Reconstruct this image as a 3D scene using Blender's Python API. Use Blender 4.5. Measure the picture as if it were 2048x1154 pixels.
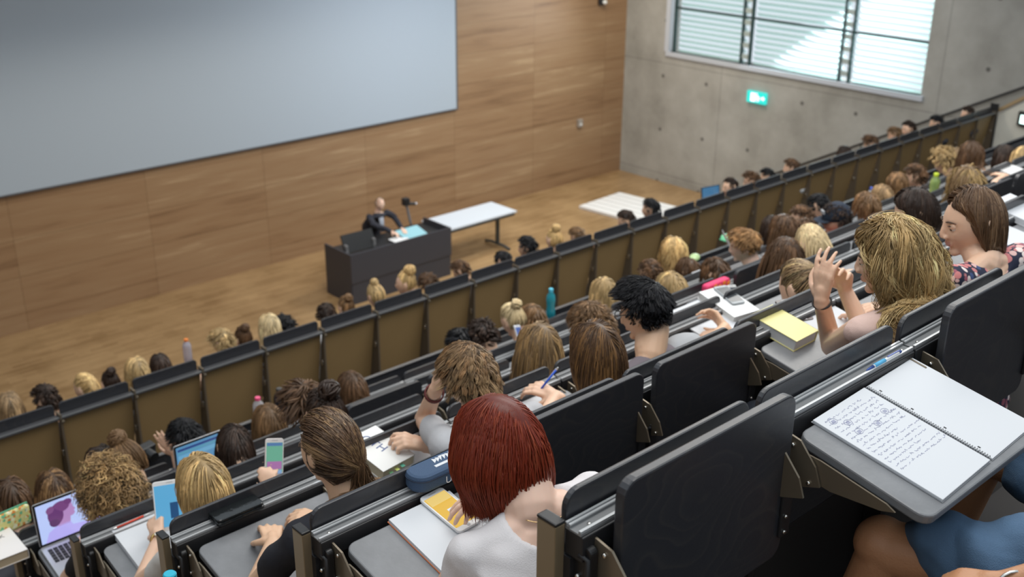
# Lecture theatre seen from the upper rows: rows of black folding desks, students, lectern and screen below.
import bpy, bmesh, math, random
import numpy as np, zlib
def crc(s): return zlib.crc32(s.encode())
from mathutils import Vector, Matrix
for o in list(bpy.data.objects): bpy.data.objects.remove(o)
C = bpy.context.scene.collection
S = bpy.context.scene
# ---------------------------------------------------------------- camera
YAW, PIT, ROL, FPX = 0.741217, 0.388776, 0.006394, 2187.46
fwd = Vector((math.sin(YAW)*math.cos(PIT), math.cos(YAW)*math.cos(PIT), -math.sin(PIT)))
rgt = Vector((math.cos(YAW), -math.sin(YAW), 0)); upv = rgt.cross(fwd)
r2 = rgt*math.cos(ROL)+upv*math.sin(ROL); u2 = upv*math.cos(ROL)-rgt*math.sin(ROL)
cd = bpy.data.cameras.new('camera'); cam = bpy.data.objects.new('camera', cd); C.objects.link(cam)
cam.matrix_world = Matrix(((r2.x,u2.x,-fwd.x,0),(r2.y,u2.y,-fwd.y,0),(r2.z,u2.z,-fwd.z,0),(0,0,0,1)))
cd.sensor_width = 36; cd.lens = FPX/2048*36; cd.clip_start = .05; cd.clip_end = 200
cd.dof.use_dof = True; cd.dof.focus_distance = 2.5; cd.dof.aperture_fstop = 4.5
S.camera = cam
# ---------------------------------------------------------------- light
S.view_settings.view_transform = 'Standard'; S.view_settings.look = 'None'
S.view_settings.exposure = 0.10; S.view_settings.gamma = 1; S.view_settings.use_curve_mapping = False
w = bpy.data.worlds.new('daylight'); S.world = w; w.use_nodes = True
bg = w.node_tree.nodes['Background']; bg.inputs[0].default_value = (.82,.92,1,1); bg.inputs[1].default_value = 0.85
def area(name, loc, size, power, col, target):
    l = bpy.data.lights.new(name, 'AREA'); l.shape = 'RECTANGLE'; l.size, l.size_y = size; l.energy = power; l.color = col
    o = bpy.data.objects.new(name, l); C.objects.link(o); o.location = loc
    o.rotation_euler = (Vector(target)-Vector(loc)).to_track_quat('-Z','Y').to_euler(); return o
area('ceiling_lamp', (2.5,2,3.2), (4,2.5), 130, (1,.95,.88), (3.0,2.6,-2))
area('ceiling_lamp', (8,4.5,2.4), (7,3), 340, (1,.95,.88), (8,6,-4))
area('stage_area_light', (8,11.5,1.5), (7,1.2), 300, (1,.90,.74), (8.5,14.6,-7.5))
area('stage_area_light', (15.5,13.5,1.0), (2.5,1.2), 280, (1,.86,.66), (17,17.4,-3.0))
area('stage_area_light', (13,13.2,-2.4), (2.5,1), 120, (.93,.96,1), (12.5,17.4,-4.9))  # added fill, brightens the lower right of the screen
area('window_light', (19.3,13,-2.9), (6,3), 230, (.86,.95,1), (9,10,-6.5))
# ---------------------------------------------------------------- materials
MATS = {}
def mat(name, col, rough=.5, metal=0, spec=.5, emit=None, coat=0, bump=0, bscale=60, var=0, vscale=4, sss=0, trans=0):
    if name in MATS: return MATS[name]
    m = bpy.data.materials.new(name); m.use_nodes = True; nt = m.node_tree; b = nt.nodes['Principled BSDF']
    b.inputs['Base Color'].default_value = (*col, 1); b.inputs['Roughness'].default_value = rough; b.inputs['Metallic'].default_value = metal
    b.inputs['Specular IOR Level'].default_value = spec; b.inputs['Coat Weight'].default_value = coat
    if emit: b.inputs['Base Color'].default_value=(*[c*.06 for c in col],1); b.inputs['Emission Color'].default_value = (*col,1); b.inputs['Emission Strength'].default_value = emit
    if trans: b.inputs['Transmission Weight'].default_value = trans
    if sss: b.inputs['Subsurface Weight'].default_value = sss; b.inputs['Subsurface Radius'].default_value = (.012,.005,.003); b.inputs['Subsurface Scale'].default_value = 1
    if var or bump:
        tc = nt.nodes.new('ShaderNodeTexCoord'); n = nt.nodes.new('ShaderNodeTexNoise'); n.inputs['Detail'].default_value = 5
        nt.links.new(tc.outputs['Object'], n.inputs['Vector'])
        if var:
            n.inputs['Scale'].default_value = vscale; r = nt.nodes.new('ShaderNodeValToRGB')
            r.color_ramp.elements[0].position = .3; r.color_ramp.elements[1].position = .7
            r.color_ramp.elements[0].color = (*[c*(1-var) for c in col],1); r.color_ramp.elements[1].color = (*[min(1,c*(1+var)) for c in col],1)
            nt.links.new(n.outputs['Fac'], r.inputs['Fac']); nt.links.new(r.outputs['Color'], b.inputs['Base Color'])
        if bump:
            n2 = nt.nodes.new('ShaderNodeTexNoise'); n2.inputs['Scale'].default_value = bscale; nt.links.new(tc.outputs['Object'], n2.inputs['Vector'])
            bp = nt.nodes.new('ShaderNodeBump'); bp.inputs['Strength'].default_value = bump; bp.inputs['Distance'].default_value = .004
            nt.links.new(n2.outputs['Fac'], bp.inputs['Height']); nt.links.new(bp.outputs['Normal'], b.inputs['Normal'])
    MATS[name] = m; return m
def nodes_mat(name):
    m = bpy.data.materials.new(name); m.use_nodes = True; MATS[name] = m
    return m, m.node_tree, m.node_tree.nodes['Principled BSDF']
def nd(nt, kind, **kw):
    n = nt.nodes.new(kind)
    for k, v in kw.items():
        if k in n.inputs.keys(): n.inputs[k].default_value = v
        else: setattr(n, k, v)
    return n
def ramp(nt, src, stops):
    r = nt.nodes.new('ShaderNodeValToRGB'); nt.links.new(src, r.inputs['Fac']); e = r.color_ramp.elements
    while len(e) < len(stops): e.new(.5)
    for el, (p, c) in zip(e, stops): el.position = p; el.color = (*c, 1)
    return r.outputs['Color']
def wood_panels():
    m, nt, b = nodes_mat('oak_wall_panels'); L = nt.links
    tc = nd(nt,'ShaderNodeTexCoord'); mp = nd(nt,'ShaderNodeMapping'); L.new(tc.outputs['Object'], mp.inputs['Vector'])
    mp.inputs['Rotation'].default_value = (math.radians(90),0,0); mp.inputs['Location'].default_value = (-.655,.25,0)
    br = nd(nt,'ShaderNodeTexBrick', Scale=1.0); br.inputs['Brick Width'].default_value = 2.275; br.inputs['Row Height'].default_value = .62
    br.inputs['Mortar Size'].default_value = .004; br.offset = .0; br.inputs['Color1'].default_value = (0,0,0,1); br.inputs['Color2'].default_value = (1,1,1,1); br.inputs['Mortar'].default_value = (.5,.5,.5,1); br.inputs['Bias'].default_value = 0
    L.new(mp.outputs['Vector'], br.inputs['Vector'])
    sc = nd(nt,'ShaderNodeMapping'); sc.inputs['Scale'].default_value = (.35,1,5); L.new(tc.outputs['Object'], sc.inputs['Vector'])
    n = nd(nt,'ShaderNodeTexNoise', Scale=1.6, Detail=6, Roughness=.6, Distortion=.4); L.new(sc.outputs['Vector'], n.inputs['Vector'])
    ad = nd(nt,'ShaderNodeMath', operation='MULTIPLY_ADD'); L.new(br.outputs['Color'], ad.inputs[0]); ad.inputs[1].default_value = .20; L.new(n.outputs['Fac'], ad.inputs[2])
    c = ramp(nt, ad.outputs[0], [(.30,(.165,.090,.045)),(.55,(.275,.165,.088)),(.72,(.30,.19,.105)),(.9,(.42,.29,.17))])
    mx = nd(nt,'ShaderNodeMix', data_type='RGBA', blend_type='MULTIPLY'); L.new(br.outputs['Fac'], mx.inputs[0]); L.new(c, mx.inputs[6]); mx.inputs[7].default_value = (.55,.5,.45,1)
    L.new(mx.outputs[2], b.inputs['Base Color']); b.inputs['Roughness'].default_value = .42; return m
def parquet(name, dark, lite, w=.45, h=.07):
    m, nt, b = nodes_mat(name); L = nt.links
    tc = nd(nt,'ShaderNodeTexCoord'); br = nd(nt,'ShaderNodeTexBrick', Scale=1.0)
    br.inputs['Brick Width'].default_value = w; br.inputs['Row Height'].default_value = h; br.inputs['Mortar Size'].default_value = .002
    br.inputs['Color1'].default_value = (0,0,0,1); br.inputs['Color2'].default_value = (1,1,1,1); br.inputs['Mortar'].default_value = (.3,.3,.3,1)
    L.new(tc.outputs['Object'], br.inputs['Vector'])
    n = nd(nt,'ShaderNodeTexNoise', Scale=1.2, Detail=5); L.new(tc.outputs['Object'], n.inputs['Vector'])
    ad = nd(nt,'ShaderNodeMath', operation='MULTIPLY_ADD'); L.new(br.outputs['Color'], ad.inputs[0]); ad.inputs[1].default_value = .35; L.new(n.outputs['Fac'], ad.inputs[2])
    L.new(ramp(nt, ad.outputs[0], [(.35,dark),(.62,tuple((a+c)/2 for a,c in zip(dark,lite))),(.98,lite)]), b.inputs['Base Color'])
    b.inputs['Roughness'].default_value = .38; return m
def concrete():
    m, nt, b = nodes_mat('board_marked_concrete'); L = nt.links
    tc = nd(nt,'ShaderNodeTexCoord')
    n = nd(nt,'ShaderNodeTexNoise', Scale=.9, Detail=8, Roughness=.62); L.new(tc.outputs['Object'], n.inputs['Vector'])
    c = ramp(nt, n.outputs['Fac'], [(.3,(.27,.27,.25)),(.5,(.36,.36,.34)),(.72,(.45,.455,.435))])
    mp = nd(nt,'ShaderNodeMapping'); mp.inputs['Rotation'].default_value = (0,math.radians(90),0); mp.inputs['Location'].default_value=(.1,.6,0); L.new(tc.outputs['Object'], mp.inputs['Vector'])
    v = nd(nt,'ShaderNodeTexVoronoi', Scale=.8, Randomness=0.0, voronoi_dimensions='2D'); sx = nd(nt,'ShaderNodeSeparateXYZ'); L.new(tc.outputs['Object'], sx.inputs[0])
    cb = nd(nt,'ShaderNodeCombineXYZ'); L.new(sx.outputs['Y'], cb.inputs[0]); L.new(sx.outputs['Z'], cb.inputs[1]); L.new(cb.outputs[0], v.inputs['Vector'])
    hole = ramp(nt, v.outputs['Distance'], [(.028,(.35,.35,.35)),(.04,(1,1,1))])
    br = nd(nt,'ShaderNodeTexBrick', Scale=1.0); br.offset = 0; br.inputs['Brick Width'].default_value = 5; br.inputs['Row Height'].default_value = 2.6; br.inputs['Mortar Size'].default_value = .012
    br.inputs['Color1'].default_value = br.inputs['Color2'].default_value = (1,1,1,1); br.inputs['Mortar'].default_value = (.72,.72,.72,1)
    mp2 = nd(nt,'ShaderNodeMapping'); mp2.inputs['Location'].default_value = (.4,4.7,0); L.new(cb.outputs[0], mp2.inputs['Vector']); L.new(mp2.outputs['Vector'], br.inputs['Vector'])
    x1 = nd(nt,'ShaderNodeMix', data_type='RGBA', blend_type='MULTIPLY'); x1.inputs[0].default_value = 1; L.new(c, x1.inputs[6]); L.new(hole, x1.inputs[7])
    x2 = nd(nt,'ShaderNodeMix', data_type='RGBA', blend_type='MULTIPLY'); x2.inputs[0].default_value = 1; L.new(x1.outputs[2], x2.inputs[6]); L.new(br.outputs['Color'], x2.inputs[7])
    L.new(x2.outputs[2], b.inputs['Base Color']); b.inputs['Roughness'].default_value = .7; return m
def stained_ply():
    # black stained plywood: faint wavy growth rings, satin lacquer
    m, nt, b = nodes_mat('black_stained_plywood'); L = nt.links
    tc = nd(nt,'ShaderNodeTexCoord'); oi = nd(nt,'ShaderNodeObjectInfo'); va = nd(nt,'ShaderNodeVectorMath', operation='ADD')
    sc = nd(nt,'ShaderNodeVectorMath', operation='SCALE'); L.new(oi.outputs['Location'], sc.inputs[0]); sc.inputs['Scale'].default_value = .9
    L.new(tc.outputs['Object'], va.inputs[0]); L.new(sc.outputs[0], va.inputs[1])
    mp = nd(nt,'ShaderNodeMapping'); mp.inputs['Scale'].default_value = (1.1,2.2,2.2); L.new(va.outputs[0], mp.inputs['Vector'])
    n = nd(nt,'ShaderNodeTexNoise', Scale=2.3, Detail=2, Roughness=.4); L.new(mp.outputs['Vector'], n.inputs['Vector'])
    mu = nd(nt,'ShaderNodeMath', operation='MULTIPLY'); L.new(n.outputs['Fac'], mu.inputs[0]); mu.inputs[1].default_value = 16
    fr = nd(nt,'ShaderNodeMath', operation='FRACT'); L.new(mu.outputs[0], fr.inputs[0])
    n2 = nd(nt,'ShaderNodeTexNoise', Scale=55, Detail=4); L.new(mp.outputs['Vector'], n2.inputs['Vector'])
    c = ramp(nt, fr.outputs[0], [(0,(.029,.030,.036)),(.7,(.032,.033,.038)),(.9,(.042,.041,.043)),(1,(.029,.030,.036))])
    L.new(c, b.inputs['Base Color']); b.inputs['Roughness'].default_value = .36; b.inputs['Specular IOR Level'].default_value = .55
    bp = nd(nt,'ShaderNodeBump', Strength=.12, Distance=.002); L.new(n2.outputs['Fac'], bp.inputs['Height']); L.new(bp.outputs['Normal'], b.inputs['Normal']); return m
PLY = stained_ply(); OAK = wood_panels(); CONC = concrete()
TOP = mat('grey_black_desk_laminate', (.19,.195,.205), .38, bump=.10, bscale=90, var=.12, vscale=14)
BLK = mat('black_steel', (.018,.018,.02), .45)
ALU = mat('anodised_aluminium', (.27,.275,.28), .38, metal=.3)
ALUL = mat('polished_aluminium_ridge', (.72,.73,.74), .3, metal=.4)
STEEL = mat('satin_steel_plate', (.22,.18,.13), .36, metal=.55)  # brown cast of the reflected wood floor is put into the plate colour
SCREW = mat('zinc_screw', (.7,.68,.64), .25, metal=1)
RUB = mat('black_plastic', (.012,.012,.013), .4)
BRN = mat('brown_reflection_panel', (.30,.195,.085), .38, var=.10, vscale=1.2)  # dark panel; the wood floor's brown reflection is put into its colour
BRNF = mat('brown_metal_fin', (.11,.085,.06), .4)
STG = parquet('parquet_oak', (.22,.13,.055), (.40,.26,.13))
STEP = parquet('stair_oak', (.16,.095,.045), (.26,.17,.09), 1.2, .12)
PAPER = mat('white_paper', (.64,.66,.69), .8)
WHT = mat('white_plastic', (.72,.73,.74), .35)
GLASS = mat('clear_plastic', (.75,.85,.88), .1, trans=.85)
# ---------------------------------------------------------------- mesh helpers
class MB:
    def __init__(s): s.v=[]; s.f=[]; s.m=[]; s.n=0
    def add(s, v, f, mi=0):
        v = np.asarray(v, float).reshape(-1,3); s.v.append(v)
        for q in f: s.f.append([i+s.n for i in q]); s.m.append(mi)
        s.n += len(v); return s
    def box(s, lo, hi, mi=0, rot=None, piv=(0,0,0)):
        x0,y0,z0 = lo; x1,y1,z1 = hi
        v = np.array([(x,y,z) for z in (z0,z1) for y in (y0,y1) for x in (x0,x1)], float)
        if rot is not None: v = (v-np.array(piv))@np.array(rot).T+np.array(piv)
        return s.add(v, [(0,2,3,1),(4,5,7,6),(0,1,5,4),(2,6,7,3),(0,4,6,2),(1,3,7,5)], mi)
    def prism(s, pts, depth, axis=1, mi=0, base=0.0, fn=None):
        # polygon pts (2-D) extruded from base by depth along an axis (0:x pts=(y,z), 1:y pts=(x,z), 2:z pts=(x,y))
        n = len(pts); out = []
        for d in (base, base+depth):
            for a, b in pts: out.append({0:(d,a,b),1:(a,d,b),2:(a,b,d)}[axis])
        out = np.array(out, float)
        if fn is not None: out = fn(out)
        f = [tuple(range(n)), tuple(range(2*n-1,n-1,-1))]+[(i,i+n,(i+1)%n+n,(i+1)%n) for i in range(n)]
        return s.add(out, f, mi)
    def tube(s, P, R, k=8, mi=0, caps=True, flat=1.0):
        P = np.asarray(P, float); n = len(P); R = np.broadcast_to(np.asarray(R,float), (n,))
        T = np.gradient(P, axis=0); T /= np.linalg.norm(T,axis=1,keepdims=True)+1e-9
        a = np.array([0,0,1.]) if abs(T[0][2]) < .9 else np.array([1.,0,0]); U = np.cross(T[0],a); U /= np.linalg.norm(U); out=[]
        for i in range(n):
            U = U-T[i]*(U@T[i]); U /= np.linalg.norm(U)+1e-9; V = np.cross(T[i],U)
            for j in range(k):
                t = 2*math.pi*j/k; out.append(P[i]+R[i]*(U*math.cos(t)+V*math.sin(t)*flat))
        f = [(i*k+j,i*k+(j+1)%k,(i+1)*k+(j+1)%k,(i+1)*k+j) for i in range(n-1) for j in range(k)]
        if caps: f += [tuple(range(k-1,-1,-1)), tuple(range((n-1)*k,n*k))]
        return s.add(out, f, mi)
    def ell(s, c, r, u=16, w=10, mi=0, M=None):
        v=[(0,0,1)]
        for i in range(1,w):
            ph=math.pi*i/w
            for j in range(u): th=2*math.pi*j/u; v.append((math.sin(ph)*math.cos(th),math.sin(ph)*math.sin(th),math.cos(ph)))
        v.append((0,0,-1)); v=np.array(v)*np.array(r)
        if M is not None: v=v@np.array(M).T
        f=[(0,1+j,1+(j+1)%u) for j in range(u)]
        for i in range(w-2):
            for j in range(u): a=1+i*u+j; b=1+i*u+(j+1)%u; f.append((a,a+u,b+u,b))
        l=1+(w-2)*u; f+=[(l+j,len(v)-1,l+(j+1)%u) for j in range(u)]
        return s.add(v+np.array(c), f, mi)
    def cap(s, A, ra, B, rb, k=14, mi=0):
        # rounded cone
        A=np.array(A,float); B=np.array(B,float); d=B-A; L=np.linalg.norm(d)+1e-9; d/=L; P=[]; R=[]
        for t in (-89,-60,-30,0): P.append(A+d*ra*math.sin(math.radians(t))); R.append(ra*math.cos(math.radians(t)))
        for t in (0,30,60,89): P.append(B+d*rb*math.sin(math.radians(t))); R.append(rb*math.cos(math.radians(t)))
        a=np.array([0,0,1.]) if abs(d[2])<.9 else np.array([1.,0,0]); U=np.cross(d,a); U/=np.linalg.norm(U); V=np.cross(d,U)
        out=[p+r*(U*math.cos(2*math.pi*j/k)+V*math.sin(2*math.pi*j/k)) for p,r in zip(P,R) for j in range(k)]; n=len(P)
        f=[(i*k+j,i*k+(j+1)%k,(i+1)*k+(j+1)%k,(i+1)*k+j) for i in range(n-1) for j in range(k)]+[tuple(range(k-1,-1,-1)),tuple(range((n-1)*k,n*k))]
        return s.add(out,f,mi)
    def loft(s, rings, k=20, mi=0, p=2.0):
        # rings: (centre, rx, ry [,tilt about x]) closed
        out=[]
        for r in rings:
            c,rx,ry=r[0],r[1],r[2]; tl=r[3] if len(r)>3 else 0
            for j in range(k):
                t=2*math.pi*j/k; cx,sy=math.cos(t),math.sin(t); x=rx*math.copysign(abs(cx)**(2/p),cx); y=ry*math.copysign(abs(sy)**(2/p),sy)
                out.append((c[0]+x, c[1]+y*math.cos(tl), c[2]+y*math.sin(tl)))
        n=len(rings); f=[(i*k+j,i*k+(j+1)%k,(i+1)*k+(j+1)%k,(i+1)*k+j) for i in range(n-1) for j in range(k)]+[tuple(range(k-1,-1,-1)),tuple(range((n-1)*k,n*k))]
        return s.add(out,f,mi)
    def mesh(s, name, mats, smooth=False):
        me = bpy.data.meshes.new(name); V = np.concatenate(s.v) if s.v else np.zeros((0,3))
        me.from_pydata(V.tolist(), [], s.f)
        for m in mats: me.materials.append(m)
        if len(mats)>1: me.polygons.foreach_set('material_index', s.m)
        if smooth: me.polygons.foreach_set('use_smooth', [True]*len(me.polygons))
        me.update(); return me
    def build(s, name, mats, parent=None, smooth=False, bevel=0, loc=None, rot=None):
        if not isinstance(mats,(list,tuple)): mats=[mats]
        o = bpy.data.objects.new(name, s.mesh(name, mats, smooth)); C.objects.link(o)
        if bevel:
            b=o.modifiers.new('bevel','BEVEL'); b.width=bevel; b.segments=2; b.limit_method='ANGLE'; b.angle_limit=.7
        if parent is not None: o.parent=parent
        if loc is not None: o.location=loc
        if rot is not None: o.rotation_euler=rot
        return o
def rrect(x0,z0,x1,z1,r,n=5):
    p=[]
    for cx,cz,a in ((x1-r,z1-r,0),(x0+r,z1-r,90),(x0+r,z0+r,180),(x1-r,z0+r,270)):
        for i in range(n+1): t=math.radians(a+90*i/n); p.append((cx+r*math.cos(t),cz+r*math.sin(t)))
    return p
def tag(o, label, cat, group=None, kind=None):
    o['label']=label; o['category']=cat
    if group: o['group']=group
    if kind: o['kind']=kind
    return o
def empty(name, loc, label, cat, group=None, rz=0):
    o=bpy.data.objects.new(name,None); C.objects.link(o); o.location=loc; o.rotation_euler=(0,0,rz); o.empty_display_size=.05
    return tag(o,label,cat,group)
def struct(o): o['kind']='structure'; return o
KIDS={}
def copy_tree(o, parent=None):
    c=o.copy(); C.objects.link(c)
    if parent is not None: c.parent=parent
    for ch in o.children: copy_tree(ch,c)
    return c
# tier geometry (metres; camera at the origin). Rail k: far upper edge of the pen rail of row k
X0, SW, Y0, ROWP, Z0, RISE = 1.147, .56, 1.115, .856, -1.091, .463
def ry(k): return Y0+k*ROWP
def rz(k): return Z0-k*RISE
STAGE = -7.5; WALLY = 17.45; WALLX = 19.55
PY, PZ, PX0 = 7.355, -3.865, 2.286-2*SW
UNDERSHADE=mat('under_desk_shade',(.022,.018,.016),.75)  # under-desk shade put into the colour of tiers, seats and void panels
# ---------------------------------------------------------------- the room
struct(MB().box((-7,11.3,STAGE-.2),(WALLX+.3,WALLY+.3,STAGE)).build('floor',STG))
# stepped tiers: seats block coloured near-black for under-desk shade, oak aisle stairs with half steps on both sides
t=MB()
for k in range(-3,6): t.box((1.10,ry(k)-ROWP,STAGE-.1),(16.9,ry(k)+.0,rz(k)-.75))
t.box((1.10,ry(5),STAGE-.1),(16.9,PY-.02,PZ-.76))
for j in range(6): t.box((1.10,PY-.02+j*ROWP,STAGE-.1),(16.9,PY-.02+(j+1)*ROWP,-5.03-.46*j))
struct(t.build('floor_tiers',UNDERSHADE))
t=MB()
for k in range(-3,13):
    for h in range(2):
        y=ry(k)-ROWP+h*ROWP/2; z=rz(k)-.75-(h*RISE/2)
        if z<STAGE+.02: continue
        for xa,xb in ((-1.2,1.10),(16.9,WALLX)): t.box((xa,y,STAGE-.1),(xb,y+ROWP/2,z))
struct(t.build('floor_stairs',STEP))
# front wall, panelled in oak, with the projection screen
struct(MB().box((-7,WALLY,STAGE-.2),(WALLX+.3,WALLY+.25,4.5)).build('wall_front',OAK))
scr=empty('projection_screen',(6.5,WALLY-.04,-5.16),'huge blank pale projection screen on the oak front wall','screen')
SCRM=mat('matt_white_screen',(.37,.43,.50),.75)
MB().box((-7.9,-.05,0),(7.79,-.02,4.1)).build('screen_surface',SCRM,scr)
MB().box((-7.95,-.045,-.03),(7.84,.035,.0)).box((7.79,-.045,0),(7.84,.035,4.1)).build('screen_border',mat('grey_screen_border',(.10,.105,.115),.5),scr)
# right wall, concrete, with the tall louvred window
wy0,wy1,wz0,wz1=9.95,16.12,-4.42,1.2
wr=MB()
for lo,hi in (((WALLX,-1,STAGE-.2),(WALLX+.35,wy0,4.5)),((WALLX,wy1,STAGE-.2),(WALLX+.35,WALLY+.25,4.5)),((WALLX,wy0,STAGE-.2),(WALLX+.35,wy1,wz0)),((WALLX,wy0,wz1),(WALLX+.35,wy1,4.5))): wr.box(lo,hi)
struct(wr.build('wall_right',CONC))
WFR=mat('pale_grey_window_frame',(.55,.60,.68),.4); WMU=mat('dark_green_grey_mullion',(.05,.09,.095),.4,metal=.4)
win=struct(bpy.data.objects.new('window_1',None)); C.objects.link(win)
f=MB(); f.box((WALLX-.05,wy0-.06,wz0-.10),(WALLX+.12,wy1+.06,wz0)).box((WALLX-.05,wy1-.02,wz0),(WALLX+.12,wy1+.10,wz1))
f.build('window_frame',WFR,win)
def mull(y,ww=.05):
    m=MB()
    for dy in (-.11,.11): m.box((WALLX-.02,y+dy-ww/2,wz0),(WALLX+.05,y+dy+ww/2,wz1))
    for i in range(24): z=wz0+.12+i*.24; m.box((WALLX-.0,y-.11,z),(WALLX+.03,y+.11,z+.10),1)
    return m.build('mullion',[WMU,mat('louvre_gearing',(.42,.5,.5),.4)],win)
mull(14.02); mull(11.62)
MB().box((WALLX-.02,wy1-.16,wz0),(WALLX+.05,wy1-.11,wz1)).build('mullion',WMU,win)
for z in (-3.45,-2.45,-1.45):
    MB().box((WALLX-.01,wy0,z),(WALLX+.03,wy1-.13,z+.045)).build('transom',WMU,win)
LOU=mat('frosted_glass_louvre',(.80,.92,.90),.4)
b_=LOU.node_tree.nodes['Principled BSDF']; b_.inputs['Transmission Weight'].default_value=.0
nt=LOU.node_tree; tl=nt.nodes.new('ShaderNodeBsdfTranslucent'); tl.inputs[0].default_value=(.86,.97,.95,1); mxs=nt.nodes.new('ShaderNodeMixShader'); mxs.inputs[0].default_value=.75
nt.links.new(b_.outputs[0],mxs.inputs[1]); nt.links.new(tl.outputs[0],mxs.inputs[2]); nt.links.new(mxs.outputs[0],nt.nodes['Material Output'].inputs[0])
for (ya,yb) in ((wy0,11.5),(11.73,13.9),(14.13,wy1-.16)):
    m=MB(); z=wz0+.02
    while z<wz1:
        cs=math.radians(38); m.box((WALLX+.10,ya,z),(WALLX+.225,yb,z+.006),0,np.array(((math.cos(cs),0,math.sin(cs)),(0,1,0),(-math.sin(cs),0,math.cos(cs)))),(WALLX+.16,0,z)); z+=.115
    m.build('louvres',LOU,win)
# left side wall far beyond the stairs, partly to give the stair side its warm bounce
struct(MB().box((-7.2,-2,-8),(-7,WALLY+.2,4.5)).build('wall_left',OAK))
# low parapet beside the right end of the seats: pale concrete, oak cap, step light
PAR=mat('pale_fair_faced_concrete',(.70,.68,.60),.7,var=.08,vscale=3)
pp=empty('parapet',(17.0,0,0),'pale concrete parapet with oak cap at the right end of the long bench','parapet')
MB().prism([(7.36,-3.95),(4.2,-1.66),(4.2,-2.75),(7.36,-4.62)],.14,0).build('parapet_wall',PAR,pp)
MB().prism([(7.4,-3.93),(7.4,-3.87),(4.2,-1.55),(4.2,-1.64)],.22,0,base=-.04).build('cap_rail',mat('oak_cap',(.42,.30,.17),.4),pp)
MB().prism([(7.36,-4.62),(7.36,-4.54),(4.2,-2.66),(4.2,-2.75)],.02,0,base=-.015).build('black_skirting',BLK,pp)
sl=tag(MB().box((16.93,6.62,-4.02),(17.0,7.0,-3.80)).build('step_light',BLK,bevel=.01),'small lit wall light in a black housing on the pale parapet','light')
MB().box((16.915,6.68,-3.98),(16.93,6.95,-3.85)).build('light_lens',mat('lit_lamp_lens',(.75,1,.93),.3,emit=2.2),sl)
# handrail on the right wall, following the stairs
hr=empty('handrail',(0,0,0),'black double handrail sloping up along the concrete wall','handrail')
def railz(y): return -6.30+(12.39-y)*RISE/ROWP
for dz in (0,-.42):
    MB().tube([(WALLX-.09,13.2,railz(13.2)+dz),(WALLX-.09,4.0,railz(4.0)+dz)],.024,8).build('rail',BLK,hr,smooth=True)
m=MB()
for i in range(6): y=12.6-i*1.6; m.tube([(WALLX-.09,y,railz(y)-.0),(WALLX-.09,y,railz(y)-.42),(WALLX,y,railz(y)-.46)],.012,6)
m.build('rail_bracket',BLK,hr)
# exit sign
ex=empty('exit_sign',(WALLX-.02,13.59,-5.05),'small glowing green emergency exit sign on the concrete wall','sign')
MB().box((-.06,-.24,-.12),(0,.24,.12)).build('sign_box',mat('exit_green_light',(.02,.55,.48),.4,emit=1.5),ex)
g=MB(); a=-.064
g.prism(rrect(.02,-.09,.14,.09,.004),.003,0,base=a)
for P in (((-.02,.06),(-.045,.01)),((-.045,.01),(-.02,-.035)),((-.02,-.035),(-.05,-.08)),((-.045,.01),(-.085,.015)),((-.03,.04),(.0,.015)),((-.045,-.0),(-.09,-.05))):
    g.tube([(a,-P[0][0]*-1,P[0][1]),(a,-P[1][0]*-1,P[1][1])],.012,5)
g.ell((a,-.012,.082),(.003,.016,.016),8,6)
g.prism([(-.12,.02),(-.17,.02),(-.17,.05),(-.22,0),(-.17,-.05),(-.17,-.02),(-.12,-.02)],.003,0,base=a)
g.build('running_figure_and_arrow',mat('white_pictogram',(.9,1,1),.4,emit=2),ex)
# small fixtures on the oak wall
for x,z,lb in ((18.05,-6.08,'small grey wall socket box low on the oak wall'),(18.62,-3.35,'small dark camera housing high on the oak wall near the corner')):
    q=empty('wall_fixture',(x,WALLY,z),lb,'fixture')
    big=z>-4
    MB().box((-.07,-.07,-.09),(.07,0,.09)).build('housing',BLK if big else mat('grey_box',(.3,.27,.24),.5),q,bevel=.01)
    MB().ell((.05 if big else 0,-.11 if big else -.075,-.03),(.06,.05,.05) if big else (.03,.02,.03)).build('lens',mat('pale_glass',(.7,.72,.72),.2),q,smooth=True)
struct(MB().box((-7,14.6,-1.0),(15.5,WALLY+.3,-.8)).build('screen_shading_slab',mat('shading_slab_grey',(.3,.3,.3),.8)))  # unseen slab, added and set low to darken the top of the screen
# ---------------------------------------------------------------- rows of desks
def brk(mb, x, s=1):
    # side bracket plate under the rail carrying the tablet arm
    pts=[(-.015,-.025),(-.045,-.022),(-.085,-.03),(-.125,-.075),(-.14,-.115),(-.09,-.135),(-.03,-.115),(-.01,-.09)]
    mb.prism(pts,.005,0,base=x)
    return mb
def screws(mb, pts, x, d=1):
    for y,z in pts: mb.ell((x,y,z),(.004,.006,.006),8,6)
TT=.192
def tray_tilt(V):
    # the lowered tablet slopes down towards the sitter
    c,s_=math.cos(TT),math.sin(TT); return np.stack([V[:,0],V[:,1]*c-V[:,2]*s_-.062,V[:,1]*s_+V[:,2]*c-.032],1)
def tablet_open(parent, mats, lod):
    w0,w1=.052,.555; y0,y1=-.305,0
    o=MB().prism(rrect(w0,y0,w1,y1,.03),.022,2,base=-.022,fn=tray_tilt).build('desk_tablet',mats,parent,bevel=.004 if lod<2 else 0)
    for x in (.040,.560):
        a=MB(); a.prism([(-.10,-.058),(-.13,-.060),(-.28,-.088),(-.30,-.098),(-.27,-.108),(-.16,-.118),(-.11,-.112)],.004,0,base=x-.002)
        a.build('tablet_arm',STEEL,parent)
    return o
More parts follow.
